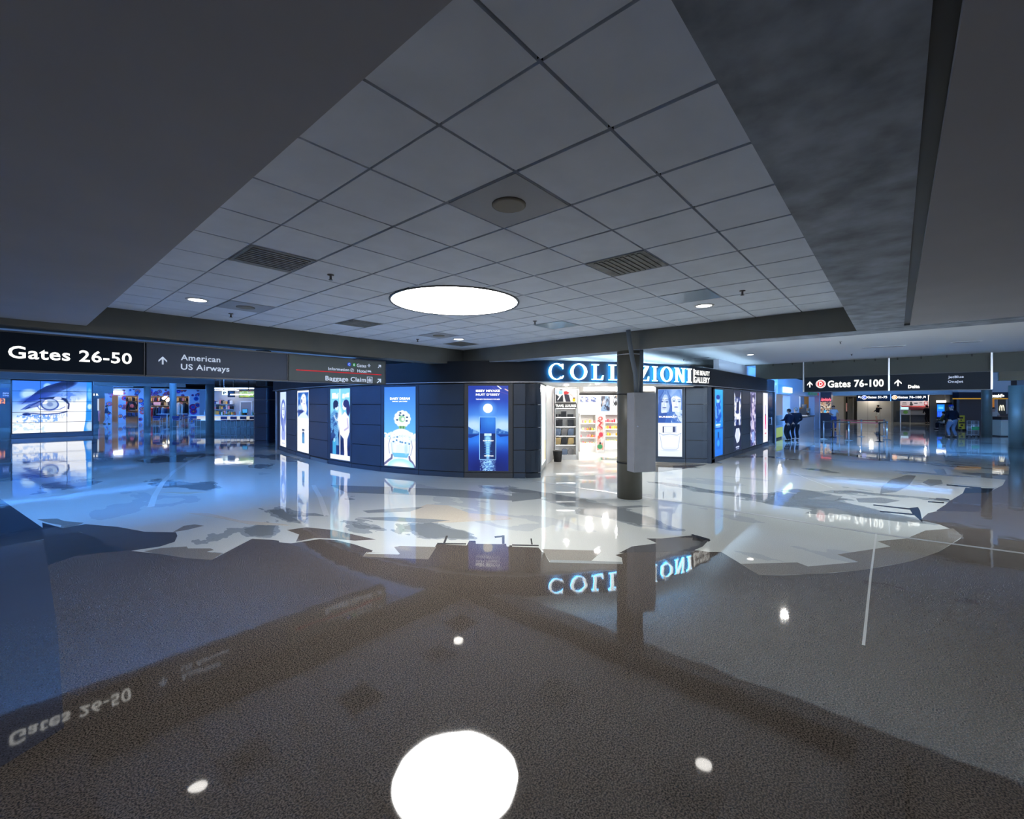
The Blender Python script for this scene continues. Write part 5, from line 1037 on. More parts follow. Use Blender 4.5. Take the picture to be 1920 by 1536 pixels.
# bar with stools, high table
def stool(px, d, label, rz, proto=[None]):
    loc = (*atd(px, d), 0)
    if proto[0]: return dup(proto[0], loc, rz, label)
    t = thing('bar_stool', label, 'stool', loc, rz, 'low backed navy bar stools'); proto[0] = t
    MB().box(-.21, .21, -.2, .2, .70, .77).build('seat', NAVY, t, bevel=.02); MB().box(-.21, .21, -.235, -.195, .82, 1.0).build('backrest', NAVY, t, bevel=.015)
    for x in (-.2, .2): MB().tube([(x, -.2, 1.0), (x, -.2, .0)], .014, 6).build('leg', STEEL, t); MB().tube([(x, .19, .72), (x, .2, .0)], .014, 6).build('leg', STEEL, t)
    MB().tube([(-.2, -.2, .28), (.2, -.2, .28)], .012, 6).tube([(-.2, .2, .28), (.2, .2, .28)], .012, 6).tube([(-.2, -.2, .28), (-.2, .2, .28)], .012, 6).tube([(.2, -.2, .28), (.2, .2, .28)], .012, 6).build('footrest', STEEL, t)
    MB().tube([(-.2, -.2, .82), (.2, -.2, .82)], .012, 6).tube([(-.2, -.2, .69), (.2, -.2, .69)], .012, 6).tube([(-.2, .19, .69), (.2, .19, .69)], .012, 6).build('seat_frame', STEEL, t)
    return t
for px, d, l in ((423.5, 30.0, 'navy bar stool just right of the round column'), (441.5, 30.0, 'navy bar stool at the bar, second from the round column'), (459.5, 30.0, 'navy bar stool at the bar, third from the round column'), (477.5, 30.0, 'navy bar stool half hidden by the dark clad column'), (367, 31.0, 'navy bar stool at the left end of the bar')): stool(px, d, l, CAMR)
for px, d, l in ((296, 31.5, 'navy stool at the left end of the high table'), (308, 36.5, 'navy stool behind the high table near its stem'), (332, 31.2, 'navy stool in front of the high table on its right'), (344, 34.5, 'navy stool at the right end of the high table'), (354, 37, 'navy stool farthest back between table and bar')): stool(px, d, l, CAMR+(.3 if px < 340 else -.3))
f = Fr('f', 32.6, 300); t = thing('high_table', 'long narrow white high table on a thin steel stem', 'table', f.loc(), f.rz)
MB().box(0, f(345), -.35, .35, 1.08, 1.12).build('table_top', WHITE, t, bevel=.01)
for px in (313.5, 338): MB().tube([(f(px), 0, 0), (f(px), 0, 1.08)], .04).lathe([(.25, 0), (.25, .02)], 16, 0, (f(px), 0)).build('leg', STEEL, t)
f = Fr('f', 31.8, 362); L = f(492)
t = thing('bar_counter', 'long bar counter with pale glowing front edge behind the stools', 'counter', f.loc(), f.rz)
MB().box(-.1, L, -.35, .6, .98, 1.03).build('counter_top', WHITE, t, bevel=.01); MB().box(.02, L, -.05, .1, .68, .98).build('lit_front', mat('cream_glass', (.7, .62, .45), .3, emit=(1, .85, .55), es=.35), t); MB().box(.1, L, .0, .3, 0, .68).build('base', mat('bar_base', (.16, .15, .14), .5), t); MB().box(.0, L, -.12, .0, .64, .68).build('ledge', WHITE, t)
def bottle(mb, s=1): return mb.lathe([(.035*s, 0), (.038*s, .02), (.038*s, .17*s), (.015*s, .22*s), (.013*s, .3*s)], 10)
for k, px in enumerate((408, 412, 416.5, 420, 425, 430.5, 436, 443.5, 446, 451, 455.5, 464.5, 470, 474, 384, 378)):
    c = f.world(px, .3+.1*(k % 3)); m = (mat('bottle_green', (.05, .2, .06), .15), mat('bottle_clear', (.55, .6, .62), .1), mat('bottle_red', (.5, .04, .03), .2), mat('bottle_amber', (.35, .15, .03), .15))[(k*7) % 4]
    o = bottle(MB(), 1+.25*(k % 2)).build('bottle', m, None, (*c, 1.03)); tag(o, '%s bottle on the bar counter, number %d from the left' % (m.name.split('_')[1], k+1 if k < 14 else k-13), 'bottle', 'bottles on the bar counter') if k < 14 else tag(o, 'small bottle near the left end of the bar, %s' % ('left one' if k == 15 else 'right one'), 'bottle', 'bottles on the bar counter')
o = MB().lathe([(.1, 0), (.2, .09), (.21, .1), (.19, .1)], 16).build('bread_basket', fab('basket', (.5, .3, .1)), None, (*f.world(421, .25), 1.03)); tag(o, 'tan basket on the bar counter beside the round column', 'basket')
t = thing('till_screen', 'dark till with small blue screen on the bar counter', 'till', (*f.world(456, .2), 1.03), f.rz); MB().box(-.17, .17, 0, .04, .18, .44).build('screen', mat('blue_screen', (.01, .05, .1), .2, emit=(.05, .3, .6), es=.8), t); MB().box(-.19, .19, .01, .06, .16, .46).build('bezel', BLACK, t); MB().box(-.05, .05, -.05, .1, 0, .17).build('stand', BLACK, t)
b2 = Fr('f', 39, 400)
struct(MB().box(b2(398), b2(520), 0, .2, 0, 3.2).build('wall_bar', mat('bar_wall', (.45, .46, .48), .6), None, b2.loc(), b2.rz))
t = thing('back_shelf', 'white back shelf loaded with goods behind the bar', 'shelf', b2.loc(), b2.rz); a, b = b2(402), b2(440)
MB().box(a, b, -.5, 0, 0, .9).build('cabinet', WHITE, t)
for z in (1.35, 1.8): MB().box(a, b, -.35, 0, z, z+.03).build('shelf', WHITE, t)
for r, z in ((0, .9), (1, 1.38), (2, 1.83)):
    for k in range(9):
        m = (fab('black', (.015, .015, .02)), PK, WHITE, fab('dark_blue', (.02, .03, .1)), OR, TANL)[(k*5+r*2) % 6]; w = .06+.03*(k % 3); h = .2+.05*((k*3+r) % 4)
        o = BX(-w, w, -.1, .1, 0, h).build('boxed_goods', m, None, (*b2.world(403.5+4.2*k, -.2), z), b2.rz, bevel=.01); tag(o, 'boxed goods on the %s level of the shelf behind the bar' % ('lowest', 'middle', 'top')[r], 'box', 'goods behind the bar, %s level' % ('lowest', 'middle', 'top')[r])
t = thing('doorway_frame', 'white framed doorway in the grey wall behind the bar', 'door frame', b2.loc(), b2.rz); a, b = b2(450), b2(474); zt = b2(450, 752)[1]
MB().box(a, a+.12, -.06, 0, 0, zt).box(b-.12, b, -.06, 0, 0, zt).box(a, b, -.06, 0, zt-.12, zt).build('frame', WHITE, t); MB().box(a+.12, b-.12, -.02, 0, 0, zt-.12).build('panel', mat('dim_panel', (.28, .28, .32), .6), t)
def art_field(asp):
    A = Art(asp, 60, (90, 130, 60)); A.tex((150, 190, 90), 8, 6, .4, .6, 3, .9).tex((200, 220, 200), 10, 8, .55, .65, 6, .8).rect(0, 1, .86, 1, (30, 25, 30)).tex((170, 40, 40), 20, 4, .5, .6, 8, .9, A.box(0, 1, .8, .95)).rect(.1, .5, .04, .14, (190, 190, 60)); return A
q = Fr('f', 34.5, 447); t = thing('television', 'wall television above the bar showing a green sports field', 'television', q.loc(), q.rz); a, b = q(448), q(481); z0, z1 = q(448, 746)[1], q(448, 731)[1]
art_field((b-a)/(z1-z0)).mesh('screen', artmat('poster_soft_0.9', .9), t, a+.04, b-.04, z0+.04, z1-.04, -.02); MB().box(a, b, -.012, .08, z0, z1).build('bezel', BLACK, t); MB().tube([((a+b)/2, .1, z1), ((a+b)/2, .1, HH)], .03).build('mount', BLACK, t)
q = Fr('f', 33.2, 432); t = thing('pendant_tube_light', 'long white tube light hanging in front of the television', 'light', q.loc(), q.rz); z = q(432, 740)[1]; L = q(474)
MB().box(0, L, -.04, .04, z-.04, z+.04).build('tube', glow('tube_white', (1, .98, .92), 2.5), t)
for x in (.3, L-.3): MB().tube([(x, 0, z+.04), (x+.05, 0, HH)], .008, 6).build('cable', BLACK, t)
q = Fr('f', 36.5, 417); t = thing('bar_sign', 'small white lit P sign beside a slate sign above the bar', 'sign', q.loc(), q.rz)
MB().box(0, q(427), -.05, .05, q(417, 741)[1], q(417, 732.5)[1]).build('lit_face', glow('sign_cyan', (.7, .92, 1), 1.1), t); text('lettering', 'P', BLACK, t, q(419.5), q(425), q(417, 739.5)[1], q(417, 734.5)[1], -.055, .04); MB().box(q(427.5), q(440), -.04, .05, q(417, 745)[1], q(417, 732.5)[1]).build('slate_face', SIGNG, t); MB().box(.1, .14, 0, .04, q(417, 732.5)[1], HH).build('hanger', STEEL, t)
for k, (px0, px1, d, z) in enumerate(((403, 476, 37.8, 3.12), (405, 446, 38.4, 2.98))):
    q = Fr('f', d, px0); t = thing('strip_light', ('long white strip light under the ceiling over the bar', 'shorter lower strip light over the bar shelf')[k], 'light', q.loc(), q.rz); MB().box(0, q(px1), -.15, .15, z, z+.06).build('diffuser', glow('strip_white', (1, .96, .9), 4), t); MB().box(0, q(px1), -.18, .18, z+.06, z+.12).build('housing', WHITE, t)
    for x in (.4, q(px1)-.4): MB().tube([(x, 0, z+.12), (x, 0, HH)], .01, 6).build('rod', STEEL, t)
# ------------------------------------------------------------------ right side: cafe next to the store, queue barrier, concourse
PANB = mat('pale_blue_panel', (.45, .58, .78), .45); VY = 4.42
f = Fr('v', VY, 1457)
struct(MB().box(f(1481.5), f(1498.5), 0, .35, 0, 2.35).build('wall_cafe_pier', PANB, None, f.loc()))
struct(MB().box(f(1527)+.1, f(1536), 0, .35, 0, 2.35).build('wall_cafe_pier', PANB, None, f.loc())); struct(MB().box(f(1521), f(1527)+.05, .62, .8, 1.6, 2.35).build('wall_cafe_panel', PANB, None, f.loc()))
struct(MB().box(f(1457.5), f(1536), -.02, .35, 2.35, 3.3).build('wall_cafe_header', PANB, None, f.loc()))
struct(MB().box(f(1536), f(1536)+.16, -.06, .4, 0, 2.7).build('trim_10', mat('white_gloss_post', (.75, .8, .9), .3), None, f.loc()))
struct(MB().box(f(1440), f(1536), 4.2, 4.4, 0, 3).box(f(1536)-.2, f(1536), .3, 4.3, 0, 3).box(-.1, .1, .3, 4.3, 0, 3).build('wall_cafe_interior', mat('cafe_white', (.75, .75, .8), .5), None, f.loc()))
struct(MB().box(0, f(1536), 0, 4.4, 2.75, 2.9).build('ceiling_cafe', WHITE, None, f.loc()))
for px in (1468, 1490, 1515): bulb((f.o[0]+f(px), VY+1.6, 2.6), 60, (.85, .9, 1), .1)
t = thing('lit_cafe_sign', 'small pale green lit sign on the blue cafe header', 'sign', f.loc()); zc, zd = f(1470, 738)[1], f(1470, 722.5)[1]
MB().box(f(1466.5), f(1481), -.12, -.03, zc+.05, zd-.1).build('lit_letters', glow('sign_green_white', (.65, 1, .75), 1.6), t); MB().box(f(1457.5), f(1481.5), -.03, -.02, zc-.05, zd).build('backboard', mat('sky_panel', (.2, .45, .8), .4), t)
struct(MB().box(f(1458), f(1461), 3.9, 4.2, 1, 2.2).box(f(1500), f(1517), 4.1, 4.2, 1.45, 2.3).build('wall_orange_panel', mat('orange_brown_board', (.50, .24, .05), .6), None, f.loc()))
e0 = Fr('u', 39.3, 1499); struct(MB().box(e0(1499)-.3, e0(1517.5), 0, .06, e0(1508, 766.5)[1], e0(1508, 744)[1]).build('wall_orange_board', mat('orange_brown_board', (.5, .24, .05), .6), None, e0.loc(), e0.rz))
o = MB().lathe([(.2, 0), (.2, .03)], 24, M=Matrix.Rotation(PI/2, 4, 'X')).build('wall_disc', WHITE, None, (*e0.world(1501, -.01), e0(1501, 753)[1]), e0.rz); tag(o, 'white round plaque on the orange board in the cafe', 'wall plaque')
t = thing('display_case', 'glass fronted case with yellow lit base behind the two women', 'display case', (f.o[0]+f(1468), VY+.6, 0)); L = f(1483)-f(1468)+.6
MB().box(-L*.9, L*.6, -.3, .3, .1, .62).build('yellow_base', mat('yellow_base', (.55, .6, .12), .5, emit=(.6, .7, .15), es=.25), t); MB().box(-L*.9, L*.6, -.32, .32, .62, .74).build('counter_edge', PANB, t); MB().box(-L*.9, L*.6, -.3, .3, .74, 1.25).build('glass_case', mat('case_glass', (.25, .35, .4), .08), t); MB().box(-L*.9, L*.6, -.25, .25, 0, .1).build('toe_kick', BLACK, t)
q = Fr('v', VY+.02, 1499); t = thing('cafe_counter', 'pale counter with dark top and coffee machine in the cafe', 'counter', q.loc()); a, b = q(1499), q(1526)
MB().box(a, b, 0, .6, 0, .98).build('front', mat('counter_grey', (.55, .52, .55), .4), t); MB().box(a-.05, b, -.06, .65, .98, 1.03).build('counter_top', BLACK, t)
t = thing('coffee_machine', 'dark coffee machine on the cafe counter', 'coffee machine', (onv(1507, VY+.35)[0], VY+.35, 1.03)); MB().box(-.5, .5, -.2, .2, .08, .5).build('body', DARKG, t, bevel=.02)
for x in (-.25, .1): MB().tube([(x, -.2, .3), (x, -.3, .28), (x, -.3, .22)], .025).build('group_head', STEEL, t)
MB().box(-.5, .5, -.28, .2, 0, .08).build('drip_tray', STEEL, t); MB().lathe([(.12, .5), (.15, .75), (.15, .78)], 14, 0, (.3, 0)).build('hopper', mat('smoke_hopper', (.2, .2, .22), .2), t)
for k, px in enumerate((1512, 1516, 1519.5)):
    o = MB().lathe([(.09, 0), (.11, .02), (.11, .45), (.12, .46), (.12, .5), (.03, .53)], 14).build('coffee_urn', (TANL, STEEL, DARKM)[k], None, (onv(px, VY+.35)[0], VY+.35, 1.03)); tag(o, ('tan coffee urn on the cafe counter', 'steel coffee urn on the cafe counter', 'dark coffee urn at the far end of the cafe counter')[k], 'urn', 'urns on the cafe counter')
t = thing('menu_screen', 'small dark menu screen with red edge above the cafe opening', 'screen', f.loc()); MB().box(f(1513.5), f(1528), -.16, -.05, f(1520, 741)[1], f(1520, 736)[1]).build('screen', mat('green_dark_screen', (.01, .05, .03), .3, emit=(.01, .1, .05), es=.6), t); MB().box(f(1528), f(1530), -.16, -.05, f(1520, 741)[1], f(1520, 736)[1]).build('red_end', mat('red_end', (.5, .02, .05), .5, emit=(.6, .02, .05), es=.5), t)
# kiosk with red script sign
q = Fr('u', 40.5, 1538); t = thing('kiosk', 'dark purple kiosk with red and white script sign and patterned panel', 'kiosk', q.loc(), q.rz); a, b = 0, q(1558.5)
def art_pattern(asp):
    A = Art(asp, 50, (120, 110, 95)); A.tex((225, 215, 190), 9, 7, .45, .55, 3, 1).tex((30, 30, 35), 12, 9, .52, .58, 9, .9).tex((170, 120, 80), 8, 8, .56, .62, 12, .8).ell(.45, .12, .12, .12, (60, 170, 240), .2); return A
zs_ = [q(1540, y)[1] for y in (802, 774, 754, 738)]
MB().box(a, b, 0, 1.2, 0, zs_[1]).build('base', mat('dark_plum', (.05, .045, .07), .5), t); art_pattern(1.3).mesh('patterned_panel', artmat('poster_soft_0.9', .9), t, a, b, zs_[1], zs_[2], -.01); MB().box(a, b, 0, 1.2, zs_[1], zs_[3]+.35).build('upper_body', mat('dark_plum', (.05, .045, .07), .5), t)
z0, z1 = q(1540, 752.5)[1], q(1540, 746)[1]; mb = MB()
for k in range(7): x = a+.06+(b-a-.12)*k/7; mb.tube([(x, -.04, z0+.02), (x+.05, -.04, z1-.04*(k % 3)), (x+.09, -.04, z0+.05*(k % 2)), (x+.13, -.04, z1-.1)], .022, 6)
mb.build('script_neon', glow('red_script', (1, .15, .22), 1.2), t)
# queue barrier
posts = [(1544.5, 823.5, 'silver queue post at the front left corner of the barrier'), (1561, 820, 'dark queue post second from the left corner'), (1574, 817.5, 'silver queue post in the back row behind the dark one'), (1591.5, 826, 'silver queue post in the middle of the front row'), (1615, 819, 'silver queue post in the middle of the back row'), (1649, 828.5, 'dark queue post at the front right corner of the barrier'), (1657.5, 818, 'silver queue post at the back right corner'), (1663, 825, 'silver queue post at the right end between the rows')]
pp = []
for k, (px, py, l) in enumerate(posts):
    t = thing('queue_post', l, 'queue post', (*G(px, py), 0), 0, 'queue barrier posts'); m = BLACK if 'dark' in l[:5] else STEEL
    MB().lathe([(.17, 0), (.17, .012), (.05, .03), (.032, .05)], 20).build('base', m, t); MB().lathe([(.032, .03), (.032, .86)], 14).build('post', m, t); MB().lathe([(.04, .86), (.042, .88), (.042, .95), (.03, .965)], 14).build('belt_cassette', mat('cassette', (.12, .13, .15), .4) if m is STEEL else BLACK, t); pp.append(G(px, py))
RB = mat('red_belt', (.28, .015, .02), .6); BB = mat('black_belt', (.015, .015, .02), .6)
for i, j, m, l in ((0, 3, BB, 'black belt between the two left posts of the front row'), (3, 5, RB, 'red belt along the right half of the front row'), (2, 4, RB, 'red belt along the left half of the back row'), (4, 6, RB, 'red belt along the right half of the back row'), (5, 7, BB, 'black belt closing the right end near the front'), (7, 6, BB, 'black belt closing the right end near the back'), (0, 1, BB, 'black belt closing the left end near the front'), (1, 2, BB, 'black belt closing the left end near the back')):
    a, b = Vector(pp[i]), Vector(pp[j]); d = (b-a).normalized(); a2, b2_ = a+d*.045, b-d*.045; L = (b2_-a2).length
    o = MB().box(0, L, -.002, .002, .89, .94).build('queue_belt', m, None, (a2.x, a2.y, 0), math.atan2(d.y, d.x)); tag(o, l, 'barrier belt', 'queue barrier belts')
# concourse beyond: closed shutters, signs, restaurant
BEI = mat('beige_shutter', (.34, .32, .29), .6); q = Fr('u', 60, 1540)
struct(MB().box(q(1540), q(1582), 0, .3, 0, 2.62).box(q(1607), q(1671), 0, .3, 0, 2.62).build('wall_concourse', BEI, None, q.loc(), q.rz))
for px in (1590, 1600, 1627, 1650): MB().box(q(px)-.02, q(px)+.02, -.012, 0, 0, 2.55).build('trim_11', mat('panel_joint', (.2, .19, .17), .6), None, q.loc(), q.rz)['kind'] = 'structure'
struct(MB().box(q(1582), q(1607), 1.5, 1.7, 0, 2.62).box(q(1582), q(1585), -.05, 1.5, 0, 2.62).box(q(1589), q(1599), .6, .9, 0, 2.4).build('wall_recess', mat('recess_brown', (.12, .11, .09), .7), None, q.loc(), q.rz))
o = MB().box(-.05, .05, -.06, 0, 0, .9).build('fire_hose_label', mat('red_white_tag', (.6, .3, .28), .5), None, (*q.world(1587.5, -.1), 1.0), q.rz); tag(o, 'narrow red and white notice in the dark wall recess', 'notice')
s = Fr('u', 45.9, 1606); t = thing('overhead_sign', 'distant navy overhead sign pair reading Gates 51-75 and Gates 76-100', 'sign', s.loc(), s.rz); za, zb = s(1670, 752.2)[1], s(1670, 740)[1]
MB().box(s(1606), s(1669), 0, .15, za, zb).build('sign_face', SIGNN, t); MB().box(s(1671), s(1739.5), 0, .15, za, zb).build('sign_face', SIGNN, t); MB().box(s(1669), s(1671), .02, .12, za, zb+.05).build('divider', STEEL, t)
put(s, 'l', 'Gates 51-75', WTXT, t, 1626, 1663.5, 742.8, 747.3, bold=.04); put(s, 'l', 'Gates 76-100', WTXT, t, 1683, 1728, 742.8, 747.3, bold=.04)
for px, m, ch in ((1620.5, CB, 'C'), (1677.5, mat('orange_roundel', (.8, .2, .02), .5, emit=(.9, .25, .03), es=.8), 'D')):
    x, z = s(px, 745.2); flat('roundel', [disc(x, z, .17)], WTXT, t, -.002, .003); flat('roundel', [disc(x, z, .14)], m, t, -.006, .003); text('lettering', ch, WTXT, t, x-.06, x+.06, z-.08, z+.08, -.01, .03)
for px, r in ((1612, -1), (1732.5, 1)):
    x, z = s(px, 745); flat('arrow', [[(x+r*(X-x), Zz) for X, Zz in p] for p in arrow(x-.1, x+.1, z-.1, z+.1, 1)], WTXT, t, -.002)
# lamp grazing the closed shutters
t = thing('wall_washer', 'small lamp washing the closed beige shutter from above', 'light', (*q.world(1634, -.8), 2.6)); MB().box(-.3, .3, -.08, .08, -.05, .02).build('lens', glow('washer', (1, .95, .85), 6), t); MB().box(-.34, .34, -.1, .1, -.03, .02).build('housing', WHITE, t); bulb((*q.world(1634, -.7), 2.45), 60, (1, .93, .82), .15)
# restaurant
def art_banner2(asp):
    A = Art(asp, 110, (215, 195, 195)); A.rect(.36, .42, .2, .9, (40, 40, 40)).ell(.4, .3, .06, .25, (30, 30, 30), .2).rect(.5, .62, .45, .65, (30, 30, 30)).rect(.85, .97, .1, .95, (190, 30, 40)).ell(.91, .55, .045, .28, (240, 220, 220), .2).rect(0, 1, 0, .06, (160, 20, 30))
    A.rect(.08, .22, .6, .72, (60, 60, 60)).rect(.06, .24, .3, .42, (60, 60, 60)).rect(.68, .78, .6, .7, (70, 70, 70)); return A
r = Fr('u', 58, 1671); struct(MB().box(r(1671), r(1745), 4.8, 5, 0, 2.62).box(r(1671), r(1675), 0, 5, 0, 2.62).build('wall_restaurant', mat('restaurant_grey', (.16, .17, .17), .6), None, r.loc(), r.rz))
t = thing('restaurant_banner', 'white and red illustrated banner over the far restaurant counter', 'banner', r.loc(), r.rz); z0, z1 = r(1700, 761)[1], r(1700, 752.5)[1]
art_banner2(6).mesh('print', artmat('poster_soft_0.6', .6), t, r(1688), r(1741), z0, z1, -.02); MB().box(r(1687.5), r(1741.5), -.01, .1, z0-.03, z1+.03).build('board', WHITE, t); MB().box(r(1690), r(1741), -.02, .1, z0-.12, z0-.03).build('red_edge', mat('red_edge', (.4, .02, .03), .5), t)
for px in (1688.5, 1741): MB().box(r(px)-.03, r(px)+.03, .12, .2, 0, 2.6).build('post', STEEL, t)
t = thing('restaurant_counter', 'grey and black counter with lit menu strip in the far restaurant', 'counter', r.loc(), r.rz); a, b = r(1706), r(1742)
MB().box(a, b, 1.0, 1.6, 0, .75).build('base', BLACK, t); MB().box(a, b, .95, 1.7, .75, 1.1).build('front', mat('grey_counter_front', (.3, .28, .26), .4), t); MB().box(a, b, 1.9, 2.0, 1.62, 1.78).build('menu_strip', glow('menu_white', (1, .9, .88), 1.2), t); MB().box(a, b, 2.0, 2.1, 1.2, 1.6).build('menu_board', mat('menu_dark_red', (.2, .02, .03), .5), t); MB().box(r(1689), r(1704), 1.5, 1.6, 1.2, 1.75).build('lit_window', glow('window_blue', (.5, .75, .95), 1.0), t)
t = thing('folding_sign', 'grey sign stand with green emblem before the far restaurant', 'sign', (*r.world(1697.5, -1.2), 0), r.rz)
for x in (-.33, .33): MB().tube([(x, 0, 0), (x, 0, 1.25)], .02, 6).build('leg', STEEL, t)
MB().box(-.36, .36, -.02, .02, .78, 1.28).build('board', mat('sign_grey', (.4, .42, .42), .6), t); flat('emblem', [disc(0, 1.03, .17)], mat('green_emblem', (.15, .4, .05), .5), t, -.022)
# information screen and dim shops at right
r2 = Fr('u', 50, 1745)
struct(MB().box(r2(1745), r2(1790), 1.0, 1.3, 0, 2.62).box(r2(1773), r2(1782), .3, 1.0, 0, 2.62).build('wall_dim_shop', mat('dim_taupe', (.20, .18, .15), .7), None, r2.loc(), r2.rz))
def art_info(asp):
    A = Art(asp, 30, (20, 110, 235)); A.rect(.1, .9, .62, .92, (40, 150, 245)).rect(.2, .8, .7, .74, (190, 220, 255)).rect(0, 1, 0, .45, (15, 60, 200)); 
    for k in range(4): A.rect(.15+.2*k, .25+.2*k, .08, .38, (60, 120, 235))
    return A
t = thing('information_screen', 'tall glowing blue information screen near the cap wearing man', 'screen', r2.loc(), r2.rz); z0, z1 = r2(1757, 782)[1], r2(1757, 758.5)[1]
art_info(.6).mesh('screen', artmat('poster_backlit_1.1', 1.1), t, r2(1757), r2(1771), z0, z1, -.02); MB().box(r2(1756.3), r2(1771.7), -.012, .1, z0-.04, z1+.04).build('housing', BLACK, t); MB().box(r2(1756.3), r2(1771.7), -.0, .1, 0, z0-.03).build('pedestal', BLACK, t)
t = thing('wall_light', 'white lit light bar above the blue information screen', 'light', r2.loc(), r2.rz); MB().box(r2(1756), r2(1774), .1, .3, r2(1757, 755)[1], r2(1757, 751)[1]).build('lens', glow('bar_light', (1, 1, .97), 2.5), t); MB().box(r2(1756), r2(1785), .1, .4, r2(1757, 758)[1], r2(1757, 755)[1]).build('canopy', BLACK, t)
# columns on the right
for px, d, rr in ((1905, 19.1, .225), (1850, 24.6, .215), (1815.5, 32, .2)):
    a = atd(px, d); struct(MB().lathe([(rr, 0), (rr, 2.66 if d < 22 else HH)], 36).build('column', COLM, None, (*a, 0)))
# fast food unit behind the columns
VF = -4.6; m_ = Fr('v', VF, 1800)
# plane seen from +v is not needed: the unit front runs along u at v = VF and is seen obliquely
def along(px, v=VF): return onv(px, v)[0]
q = Fr('f', 25.6, 1830); t = thing('food_counter', 'pale panelled food counter with black top between the two right columns', 'counter', q.loc(), q.rz); a, b = q(1859), q(1893)
zt = q(1875, 787)[1]; MB().box(a, b, -.5, .5, .06, zt).build('front', mat('counter_beige', (.42, .43, .37), .5), t, bevel=.01); MB().box(a, b, -.45, .45, 0, .06).build('toe_kick', BLACK, t); MB().box(a, b, -.52, .55, zt, zt+.18).build('black_top', BLACK, t); MB().box(a, b, -.54, -.5, zt-.03, zt).build('edge', EDGE, t)
q = Fr('f', 27.5, 1800); a, b = q(1798), q(1897); zf0, zf1 = q(1870, 746.5)[1], q(1870, 735.5)[1]
t = thing('food_store_sign', 'dark navy fascia with white letters and thin yellow stripe', 'sign', q.loc(), q.rz); MB().box(a, b, 0, .4, zf0, zf1).build('fascia', SIGNN, t); MB().box(a, b, -.02, .4, zf0-.07, zf0).build('yellow_stripe', mat('amber_stripe', (.6, .28, .02), .5, emit=(.7, .33, .02), es=.3), t)
text('lettering', "McDonald's", WTXT, t, q(1842), q(1882.5), q(1870, 745.4)[1], q(1870, 738.8)[1], -.01, .06)
struct(MB().box(a, b, .05, .4, zf1, HH).build('wall_food_upper', mat('light_grey_metal', (.48, .5, .52), .5), None, q.loc(), q.rz)); b3 = Fr('f', 31, 1800); struct(MB().box(b3(1799), b3(1930), 0, .2, 0, HH).build('wall_food_back', mat('food_back', (.06, .055, .06), .6), None, b3.loc(), b3.rz))
b3 = Fr('f', 28.7, 1800); struct(MB().box(b3(1858), b3(1866), 0, .1, .9, zf0).build('wall_orange_panel', mat('orange_panel', (.6, .22, .02), .5, emit=(.6, .2, .02), es=.3), None, b3.loc(), b3.rz))
q = Fr('f', 28.0, 1800)
t = thing('menu_screen', 'dark menu board with pale arched emblem above the food counter', 'screen', q.loc(), q.rz); z0, z1 = q(1870, 776)[1], q(1870, 749)[1]
MB().box(q(1870), q(1886), .0, .1, z0, z1).build('screen', mat('dark_screen', (.012, .02, .02), .2), t); MB().box(q(1868.5), q(1870), -.02, .12, z0, z1).box(q(1886), q(1889), -.02, .12, z0, z1).build('frame', mat('grey_post', (.35, .36, .37), .4), t)
def arch(x, z, w, h): return [(x-w+w*2*k/14, z+h*math.sin(PI*k/14)**.55) for k in range(15)]
mb = MB(); x0 = q(1877.5); z = q(1870, 770)[1]; hh = q(1870, 760)[1]-z
for c in (-.07, .07): mb.tube([(x0+c+p[0], -.03, z+p[1]) for p in arch(0, 0, .075, hh)], .018, 6)
mb.build('arched_emblem', glow('emblem_cream', (1, .93, .7), 1), t)
# cart with green band, chair, yellow stand
c = G(1824, 820.5); t = thing('luggage_cart', 'wire cart with green band beside the man in the cap', 'cart', (*c, 0), CAMR); w = .2
for x in (-w, w):
    for y in (-.12, .12): MB().tube([(x, y, .06), (x, y, .92)], .018, 6).build('post', STEEL, t)
for k in range(4):
    z = (.15, .38, .72, .92)[k]; MB().tube([(-w, -.12, z), (w, -.12, z), (w, .12, z), (-w, .12, z), (-w, -.12, z)], .012, 6).build('rail', STEEL, t)
mb = MB()
for k in range(1, 10): x = -w+2*w*k/10; mb.tube([(x, -.12, .15), (x, -.12, .92)], .005, 5).tube([(x, .12, .15), (x, .12, .92)], .005, 5)
mb.build('wire_mesh', STEEL, t)['kind'] = 'stuff'
MB().box(-w-.01, w+.01, -.14, -.13, .42, .6).build('green_band', mat('green_band', (.02, .25, .09), .5), t)
for x in (-w, w):
    for y in (-.12, .12): MB().lathe([(.05, -.02), (.05, .02)], 14, M=Matrix.Translation((x, y, .05)) @ Matrix.Rotation(PI/2, 4, 'Y')).build('wheel', BLACK, t)
c = G(1771, 806.5); t = thing('chair', 'dark chair with slim splayed legs left of the man in the cap', 'chair', (*c, 0), CAMR+.4)
MB().box(-.22, .22, -.22, .22, .44, .48).build('seat', BLACK, t, bevel=.01); MB().box(-.22, .22, -.24, -.2, .6, .92).build('backrest', mat('dark_wood', (.06, .04, .03), .5), t, bevel=.01)
for x in (-1, 1):
    for y in (-1, 1): MB().tube([(x*.18, y*.18, .45), (x*.24, y*.24, 0)], .016, 6).build('leg', BLACK, t)
    MB().tube([(x*.2, -.2, .45), (x*.2, -.22, .9)], .016, 6).build('back_post', BLACK, t)
c = G(1803, 808); t = thing('yellow_stand', 'yellow and black patterned stand behind the man in the cap', 'stand', (*c, 0), CAMR)
MB().box(-.2, .2, -.02, .02, .12, 1.05).build('panel', mat('yellow_panel', (.5, .42, .02), .5), t)
for k in range(5): MB().box(-.19+.1*(k % 2), -.02+.1*(k % 3), -.026, -.02, .16+.17*k, .27+.17*k).build('black_patch', BLACK, t)
